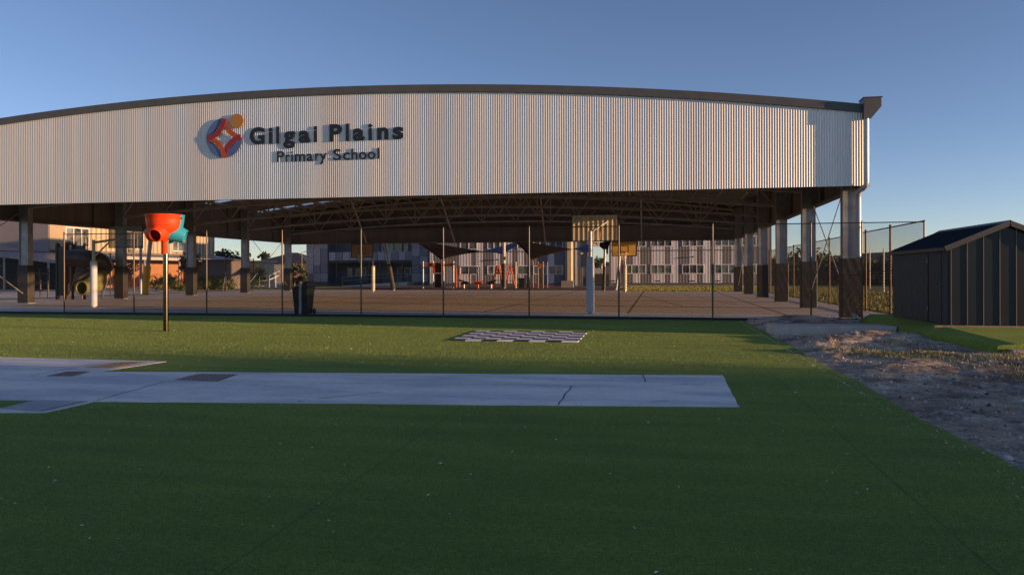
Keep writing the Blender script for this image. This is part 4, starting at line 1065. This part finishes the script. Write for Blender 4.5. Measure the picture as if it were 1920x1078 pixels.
BRS = mat('brown sail cloth', (.016, .011, .009), 1, spec=0); NVS = mat('navy sail cloth', (.030, .045, .13), .7)
sail([P(768, 447, 70), P(905, 471.5, 70), P(826, 486.5, 63)], BRS, 'brown shade sail at the left, its point hanging over the play frame')
sail([P(957, 447, 71), P(1074, 467.5, 71), P(997, 487, 64)], BRS, 'brown shade sail at the right, its point above the cream post')
sail([P(903, 471.5, 71), P(975, 452, 74), P(968, 463, 68), P(941, 476, 66)], NVS, 'navy shade sail stretched between the two brown sails', .05)
sail([P(1074, 467, 72), P(1112, 455, 74), P(1103, 473, 68)], NVS, 'small navy shade sail against the blue stair block', .05)
sail([P(1110, 455, 66), P(1150, 447, 66), P(1140, 478, 64)], BRS, 'small brown shade sail in the gap between the school wings', .3)

# --- playground frames
ORG2 = mat('orange steel', (.70, .11, .03), .45); GALV = mat('pale play steel', (.42, .43, .44), .4, .4)
def PX_(px, Y): return P(px, 530, Y).x
Yp = 66; e = empty('climbing_tower', (PX_(820, Yp), Yp, .12), 'play frame with orange beams and a dark panelled tower under the left sail', 'play equipment')
for px in (793.5, 812.5, 832, 850.5): x = PX_(px, Yp); MB().tube([(x, Yp, .1), (x, Yp, 2.55)], .06, 10).build('post', GALV, e)
for a, b in ((794, 811), (833, 850)): MB().box(PX_(a, Yp), PX_(b, Yp), Yp-.03, Yp+.03, 2.05, 2.4).build('beam', mat('rust orange panel', (.42, .12, .04), .5), e)
MB().box(PX_(815, Yp), PX_(827, Yp), Yp+.05, Yp+.1, .2, 2.4).build('panel', mat('dark red panel', (.05, .018, .014), .6), e)
MB().box(PX_(812, Yp), PX_(832, Yp), Yp-.06, Yp+.04, 1.42, 1.52).build('crossbar', GALV, e)
for a in (813.5, 831): MB().box(PX_(a, Yp)-.1, PX_(a, Yp)+.1, Yp-.1, Yp-.07, 1.5, 2.4).build('side_panel', ORG2, e)
m = MB()
for i, px in enumerate((836, 840, 844, 848)): m.tube([(PX_(px, Yp), Yp+.3, .1), (PX_(px, Yp), Yp+.3, 2.0)], .03, 6)
m.build('bars', mat('blue play steel', (.10, .16, .30), .5), e)
Yp = 69; e = empty('monkey_bars', (PX_(875, Yp), Yp, .12), 'low overhead bar with pink and grey posts right of the play frame', 'play equipment')
for px, mm in ((856, ORG2), (862, mat('pink steel', (.55, .18, .16), .5)), (880, MATS['pink steel'] if 'pink steel' in MATS else ORG2), (895, STEELD), (899.5, STEELD)):
    x = PX_(px, Yp); MB().tube([(x, Yp, .1), (x, Yp, 2.05)], .045, 8).build('post', mm, e)
x_a, x_b = PX_(851, Yp), PX_(897, Yp); m = MB(); m.tube([(x_a, Yp, 2.02), (x_b, Yp, 2.02)], .04, 8); m.tube([(x_a, Yp+.8, 2.02), (x_b, Yp+.8, 2.02)], .04, 8)
for i in range(10): x = x_a+(x_b-x_a)*i/9; m.tube([(x, Yp, 2.02), (x, Yp+.8, 2.02)], .02, 6)
m.build('bar', STEELD, e)
def springy(px, Yp, mtop, mpost, label, tilt):
    x = PX_(px, Yp); e = empty('balance_seat', (x, Yp, .12), label, 'play seat', 'small play seats on the mulch')
    MB().tube([(x, Yp, .1), (x, Yp, .55)], .07, 10).build('stem', mpost, e)
    m = MB(); m.bar((x-.42, Yp, .72+tilt), (x+.42, Yp, .72-tilt), .5, .12); m.bar((x-.3, Yp, .55), (x+.3, Yp, .6), .15, .2); m.build('seat', mtop, e)
springy(870, 65.5, BINM, WHITE, 'dark tilted play seat on a white stem, leftmost on the mulch', .12)
springy(896.5, 65.5, ORG2, ORG2, 'bright orange T shaped play seat on the mulch', 0)
springy(921, 65.5, BLACK, WHITE, 'black tilted play seat beside the left orange ladder', -.12)
Yp = 67
def aframe(px, label):
    e = empty('a_frame_ladder', (PX_(px, Yp), Yp, .12), label, 'climbing frame', 'orange A-frame climbing ladders')
    x = PX_(px, Yp); w_ = .62; top = 2.15
    for sx in (-1, 1):
        for yy in (-.35, .35): MB().tube([(x+sx*w_*.85-(0), Yp+yy, .08), (x+sx*.08, Yp+yy*.7, top)], .05, 8).build('leg', ORG2, e)
    m = MB()
    for k in range(1, 7):
        t = k/7
        for sx in (-1, 1):
            xx = x+sx*(w_*.85*(1-t)+.08*t); z = .08+(top-.08)*t; m.tube([(xx, Yp-.35*(1-.3*t), z), (xx, Yp+.35*(1-.3*t), z)], .03, 6)
    m.tube([(x-.35, Yp-.3, .8), (x+.35, Yp-.3, .8)], .03, 6); m.tube([(x-.2, Yp-.3, 1.4), (x+.2, Yp-.3, 1.4)], .03, 6); m.build('rungs', ORG2, e)
aframe(934, 'orange A-frame climbing ladder left of the padded sail post'); aframe(957, 'orange A-frame climbing ladder right of the padded sail post')
e = empty('cross_bar', (PX_(955, Yp), Yp, .12), 'dark crossbar between two cream posts above the orange ladders', 'play equipment')
for px in (942, 967): x = PX_(px, Yp-.6); MB().tube([(x, Yp-.6, .1), (x, Yp-.6, 2.45)], .07, 10).build('post', mat('cream steel', (.5, .47, .36), .5), e)
MB().tube([(PX_(942, Yp-.6), Yp-.6, 2.25), (PX_(967, Yp-.6), Yp-.6, 2.25)], .045, 8).build('bar', STEELD, e)
Yp = 68; e = empty('play_shop', (PX_(1013, Yp), Yp, .12), 'slim play frame with a little orange roof under the right sail', 'play equipment')
for px in (1000, 1009, 1018.5, 1026.5): x = PX_(px, Yp); MB().tube([(x, Yp, .1), (x, Yp, 2.5)], .035, 8).build('post', STEELD, e)
MB().box(PX_(1009, Yp), PX_(1018, Yp), Yp-.04, Yp+.5, 1.98, 2.32).build('roof', mat('rust orange panel', (.42, .12, .04), .5), e)
m = MB(); m.tube([(PX_(1000, Yp), Yp, 2.3), (PX_(1026, Yp), Yp, 2.3)], .03, 6); m.tube([(PX_(1000, Yp), Yp, .35), (PX_(1038, Yp), Yp, .35)], .03, 6); m.build('rail', ORG2, e)
MB().box(PX_(1010, Yp), PX_(1017, Yp), Yp+.1, Yp+.14, .3, 1.9).build('panel', mat('tan panel', (.36, .28, .2), .6), e)
x = PX_(978, 67); m = MB(); taper(m, .42, .42, .1, .55, .5, .95, cx=x, cy=67); m.build
e = empty('rubbish_bin', (x, 67, .12), 'dark rubbish bin on the mulch left of the slim play frame', 'bin'); m.build('body', BLACK, e); m = MB(); taper(m, .6, .55, .951, .55, .5, 1.02, cx=x, cy=67); m.build('lid', BLACK, e)
m = MB(); xa, xb = PX_(1042, 66), PX_(1066, 66)
e = empty('low_wall', (xa, 66, 0), 'low pebbly wall by the cream corner post', 'wall'); m.box(xa, xb, 69.9, 70.2, -.02, .75); m.build('wall', mat('pebble wall', (.34, .30, .28), .9, 0, .4, 25), e)

# ---------------- vegetation
LEAF = mat('hedge leaf', (.055, .085, .022), .7, 0, .35, 3, c2=(.10, .14, .035)); LEAFD = mat('dark leaf', (.035, .052, .020), .75, 0, .35, 3, c2=(.06, .075, .03)); BARK = mat('bark', (.13, .10, .08), .9); PINK = mat('pink blossom', (.24, .16, .12), .8, 0, .3, 5)
LEAFY = mat('yellow green leaf', (.10, .11, .03), .7, 0, .35, 3)
def foliage(mb, c, rx, ry, rz_, n, s=.12, mi=(0,)):
    cl = []
    for _ in range(max(6, n//60)):
        while True:
            p = Vector((random.uniform(-1, 1), random.uniform(-1, 1), random.uniform(-1, 1)))
            if p.length < 1: break
        cl.append((p, random.choice(mi)))
    for _ in range(n):
        p, k = random.choice(cl); q = p+Vector((random.gauss(0, .22), random.gauss(0, .22), random.gauss(0, .22)))
        q = Vector((c[0]+q.x*rx, c[1]+q.y*ry, c[2]+q.z*rz_))
        if q.z < .02: q.z = .02+random.random()*.1
        a = Vector((random.gauss(0, 1), random.gauss(0, 1), random.gauss(0, 1))).normalized()*s*random.uniform(.5, 1.2); b = Vector((random.gauss(0, 1), random.gauss(0, 1), random.gauss(0, 1))).normalized()*s*.6
        mb.add([q-a, q+b, q+a, q-b], [(0, 1, 2, 3)], k)
def tree(x, y, h, rx, rz_, n, label, lm=LEAF, s=.22, name='tree', cat='tree', group=None):
    e = empty(name, (x, y, 0), label, cat, group)
    m = MB(); m.tube([(x, y, -.05), (x+.05, y, h*.35), (x-.03, y, h*.65)], [.04*h, .028*h, .012*h], 8)
    for k in range(6):
        a = k*1.05; z = h*(.3+.06*k); m.tube([(x, y, z), (x+rx*.6*math.cos(a), y+rx*.6*math.sin(a), z+h*.22)], [.014*h, .004*h], 6)
    m.build('trunk', BARK, e)
    m = MB(); foliage(m, (x, y, h-rz_), rx, rx, rz_, n, s, (0, 0, 1)); m.build('crown', [lm, LEAFD], e)
# hedge row by the left side: individual shrubs
for i, px in enumerate((305, 325, 345, 366, 386, 404, 418)):
    Yh = 58+i*.8; x = P(px, 530, Yh).x; m = MB(); foliage(m, (x, Yh, .55), 1.15, .7, .6, 1100, .10, (0, 0, 1))
    names = ('hedge shrub beside the funnel ball pole, at the left end of the row', 'hedge shrub second from the left, behind the steel pole', 'hedge shrub right against the padded column', 'hedge shrub just right of the padded column', 'hedge shrub behind the fence post in the row', 'hedge shrub second from the right end of the row', 'last hedge shrub at the right end of the row')
    o = m.build('hedge_shrub', [LEAF, LEAFY]); tag(o, names[i], 'shrub', 'green shrubs in a row by the left columns')
tag(MB().box(P(296, 545, 57.3).x, P(425, 545, 57.3).x, 57.2, 57.35, -.02, .12).build('timber_edging', TIM), 'low timber edging along the foot of the hedge row', 'edging')
tree(P(428, 500, 100).x, 100, 4.6, 2.2, 1.3, 900, 'dark spiky topped tree behind the small grey hut', LEAFD, .35)
tree(P(552, 520, 80).x, 80, 2.5, .9, .8, 500, 'small yellow green tree right of the cream house', LEAFY, .25)
tree(P(564, 520, 79).x, 79, 1.9, .8, .75, 500, 'small pink blossoming tree beside the screened block', PINK, .2)
tree(P(500, 476, 150).x, 150, 5.9, 1.2, .7, 400, 'bushy tree top showing over the dark house roof', LEAFD, .4)
tree(P(352, 480, 75).x, 50, 2.2, .9, .8, 500, 'reddish shrub before the orange brick wall', PINK, .13)
tree(P(488, 520, 80).x, 80, 2.2, .8, .9, 500, 'slender green shrub beside the white handrail', LEAFY, .16)
tree(P(330, 480, 60).x, 62, 3.4, .9, .8, 500, 'thin young tree behind the funnel ball', LEAFD, .15)
tree(P(228, 520, 55).x, 55, 2.6, 1.1, .9, 600, 'bare reddish shrub beside the left padded column', PINK, .12)
# small hut + house
e = empty('grey_hut', (P(398, 530, 66).x, 66, 0), 'small brown grey flat roofed hut behind the hedge row', 'hut')
xa, xb = P(378, 530, 66).x, P(422, 530, 66).x
MB().box(xa, xb, 66, 69, -.02, 2.7).build('wall', mat('brown grey wall', (.16, .125, .11), .8), e); MB().box(xa-.3, xb+.3, 65.6, 69.3, 2.70, 2.85).build('roof', FLASH, e)
e = empty('cream_wall', (P(460, 530, 95).x, 95, 0), 'long low cream boundary building lit by the sun', 'building')
xa, xb, xc_ = P(420, 530, 95).x, P(487, 530, 95).x, P(487, 530, 95).x
MB().box(xa, xb, 95, 99, -.02, 3.1).build('wall', mat('cream wall', (.52, .42, .26), .8), e); MB().box(xa-.2, xb+.3, 94.7, 99.3, 3.1, 3.25).build('roof', LRF, e)
e = empty('hip_roof_house', (P(520, 520, 112).x, 112, 0), 'cream suburban house with dark hipped roof in the far background', 'house')
Yh = 112; xa, xb = P(480, 520, Yh).x, P(572, 520, Yh).x
MB().box(xa, xb-3.2, Yh, Yh+10, -.02, 3.2).build('wall', mat('white render', (.50, .45, .38), .8), e)
MB().box(xb-3.2, xb, Yh+2, Yh+10, -.02, 3.2).build('wall', mat('brown wall', (.25, .17, .12), .8), e)
m = MB(); xm_ = (xa+xb)/2
vs = [(xa-.6, Yh-.6, 3.2), (xb+.6, Yh-.6, 3.2), (xb+.6, Yh+10.6, 3.2), (xa-.6, Yh+10.6, 3.2), (xa+3.8, Yh+5, 4.95), (xb-3.8, Yh+5, 4.95)]
m.add(vs, [(0, 1, 5, 4), (1, 2, 5), (2, 3, 4, 5), (3, 0, 4), (3, 2, 1, 0)]); m.build('roof', mat('dark tile roof', (.055, .055, .062), .7, 0, .2, 3), e)
building_windows(e, [(P(506, 500, Yh).x, P(512, 500, Yh).x, 1.4, 2.3)], Yh, WFR, GL2); building_windows(e, [(xb-2.4, xb-1.2, 1.2, 2.2)], Yh+2, WFR, GL2)
m = MB(); q = P(566, 480, 105); m.tube([(q.x, 105, -.02), (q.x, 105, 4.6), (q.x+.6, 105, 4.75)], .06, 8); m.box(q.x+.5, q.x+1.1, 104.9, 105.1, 4.7, 4.78); tag(m.build('street_lamp', STEELD), 'thin street lamp standing beyond the cream house', 'lamp post')
# green mesh fence left of centre
e = empty('green_fence', (P(460, 540, 72).x, 72, 0), 'low green mesh fence between the left columns', 'fence')
xa, xb = P(425, 540, 72).x, P(492, 540, 72).x
m = MB(); nn = 60
for i in range(nn): x = xa+(xb-xa)*i/(nn-1); m.box(x-.012, x+.012, 71.99, 72.01, 0, 1.6)
for z in (.1, .8, 1.55): m.box(xa, xb, 71.97, 71.985, z, z+.05)
m.build('mesh', mat('fence green', (.06, .09, .035), .6), e)
tag(MB().box(P(560, 540, 86).x, P(574, 540, 86).x, 86, 86.2, -.02, 1.7).build('dark_fence', mat('dark paling', (.035, .03, .028), .8)), 'tall dark solid fence touching the left end of the screened school block', 'fence')
tag(MB().box(P(536, 540, 95).x, P(562, 540, 95).x, 95, 95.2, -.02, 1.3).build('dark_fence', MATS['dark paling']), 'low dark solid fence behind the small pink blossoming tree', 'fence')

# houses seen between the wings
for (px0, px1, Yh, z0, h, lab, wc) in ((1108, 1126, 190, 1.2, 2.6, 'pale distant house on the rise, left one between the school wings', (.42, .40, .38)), (1124, 1146, 210, 1.0, 2.6, 'brown distant house on the rise, right one between the school wings', (.16, .13, .12))):
    e = empty('distant_house', (P(px0, 500, Yh).x, Yh, 0), lab, 'house', 'distant houses between the wings')
    xa, xb = P(px0, 500, Yh).x, P(px1, 500, Yh).x
    MB().box(xa, xb, Yh, Yh+8, -.02, z0+h).build('wall', mat('distant wall '+str(px0), wc, .8), e)
    m = MB(); vs = [(xa-.5, Yh-.5, z0+h), (xb+.5, Yh-.5, z0+h), (xb+.5, Yh+8.5, z0+h), (xa-.5, Yh+8.5, z0+h), ((xa+xb)/2-.5, Yh+4, z0+h+1), ((xa+xb)/2+.5, Yh+4, z0+h+1)]
    m.add(vs, [(0, 1, 5, 4), (1, 2, 5), (2, 3, 4, 5), (3, 0, 4), (3, 2, 1, 0)]); m.build('roof', MATS['dark tile roof'], e)
tree(P(1127, 500, 150).x, 150, 4.9, 1.2, 1.2, 400, 'round dark tree in the gap between the school wings', LEAFD, .35)
e = empty('paling_fence', (P(1120, 530, 120).x, 120, 0), 'dark paling fence closing the gap between the school wings', 'fence')
MB().box(P(1085, 530, 120).x, P(1160, 530, 120).x, 120, 120.15, -.02, 1.35).build('palings', mat('paling brown', (.07, .05, .04), .85), e)

# ---------------- far right: field edge, scrub bank, hills
sc = MB()
for i in range(110):
    y = random.uniform(88, 112); x = random.uniform(14, 75)*y/100+random.uniform(-4, 4)
    foliage(sc, (x, y, random.uniform(.8, 2.4)), random.uniform(1.5, 3.5), 1.5, random.uniform(1.0, 2.0), 260, .32, (0, 0, 1, 2))
tag(sc.build('scrub_bank', [LEAFD, mat('brown scrub', (.055, .038, .025), .9, 0, .3, 2), LEAF]), 'dark scrubby bank of bushes beyond the field on the right', 'scrub', kind='stuff')
hl = MB(); nx = 90; vs = []
from mathutils import noise as nz
for j in range(12):
    for i in range(nx+1):
        x = -420+i*12; y = 260+j*25; t = math.sin(PI*j/11)
        z = t*(9+7*nz.noise(Vector((x*.008, 2.3, 0)))+2*nz.noise(Vector((x*.03, y*.03, 0)))) * (1 if x > 20 else .6)
        vs.append((x, y, z-.5))
hl.add(vs, [(j*(nx+1)+i, j*(nx+1)+i+1, (j+1)*(nx+1)+i+1, (j+1)*(nx+1)+i) for j in range(11) for i in range(nx)], 0, True)
tag(hl.build('hills', mat('hill scrub', (.035, .034, .028), .95, 0, .3, .05)), kind='structure')
for i, (px, h, Yh, lab) in enumerate(((1657, 3.2, 60, 'thin white sports pole on the field, nearest the fence'), (1631, 3.6, 75, 'thin white sports pole farther out on the field'))):
    q = P(px, 520, Yh); tag(MB().tube([(q.x, Yh, -.05), (q.x, Yh, h)], .05, 8).build('field_pole', WHITE), lab, 'pole')
gm = MB(); V_, F_, I_ = [], [], []
for i in range(52000):
    if i % 3: y = 61.6+rp.random()*23; x = rp.uniform(-2.9, 16)
    else: y = rp.uniform(24.2, 62); x = 7.9+rp.random()**1.5*18
    h = rp.uniform(.05, .13); w_ = .012+.0003*y; a = rp.random()*6.283; b = rp.random()*6.283; c1, s1 = math.cos(a)*w_, math.sin(a)*w_; o = len(V_)
    V_ += [(x-c1, y-s1, -.03), (x+c1, y+s1, -.03), (x+h*.4*math.cos(b), y+h*.4*math.sin(b), h-.03)]; F_.append((o, o+1, o+2)); I_.append(rp.choice((0, 0, 1)))
gm.v, gm.f, gm.mi, gm.sm = V_, F_, I_, [False]*len(F_)
tag(gm.build('field_grass', [mat('field blade', (.22, .22, .045), .8, 0, .2, 2), mat('field blade dry', (.36, .31, .09), .8, 0, .2, 2)]), 'sunlit olive grass of the field behind and right of the court', 'grass', kind='stuff')
# unseen house, fence and tree added on the right to shadow the turf
e = empty('shadow_house', (46, -8, 0), 'brick house added out of view on the right to shade the front turf', 'house')
MB().box(40, 52, -2.4, 1.2, -.05, 4.6).build('wall', ORB, e)
m = MB(); m.add([(39.7, -2.7, 4.6), (52.3, -2.7, 4.6), (52.3, 1.4, 4.6), (39.7, 1.4, 4.6), (42, -.6, 6), (50, -.6, 6)], [(0, 1, 5, 4), (1, 2, 5), (2, 3, 4, 5), (3, 0, 4), (3, 2, 1, 0)]); m.build('roof', MATS['dark tile roof'], e)
e = empty('paling_fence', (38, 3, 0), 'tall timber paling fence added out of view to shade the front turf', 'fence')  # out of view, added to block the low sun
m = MB(); 
for i in range(34): y = 1.9+i*.1; m.box(38, 38.02+(i % 2)*.015, y-.055, y+.055, -.03, 3.3+random.uniform(-.01, .01))
for i in range(222): y = -22.4+i*.1; m.box(38, 38.02+(i % 2)*.015, y-.055, y+.055, -.03, 3.22+random.uniform(-.01, .01))
m.build('palings', TIM, e)
tree(42, 5.3, 3.5, 1.5, 1.5, 1500, 'bushy tree added out of view to soften the shadow edge on the turf', LEAF, .16)  # unseen crown added to dapple the edge of the cast shadow
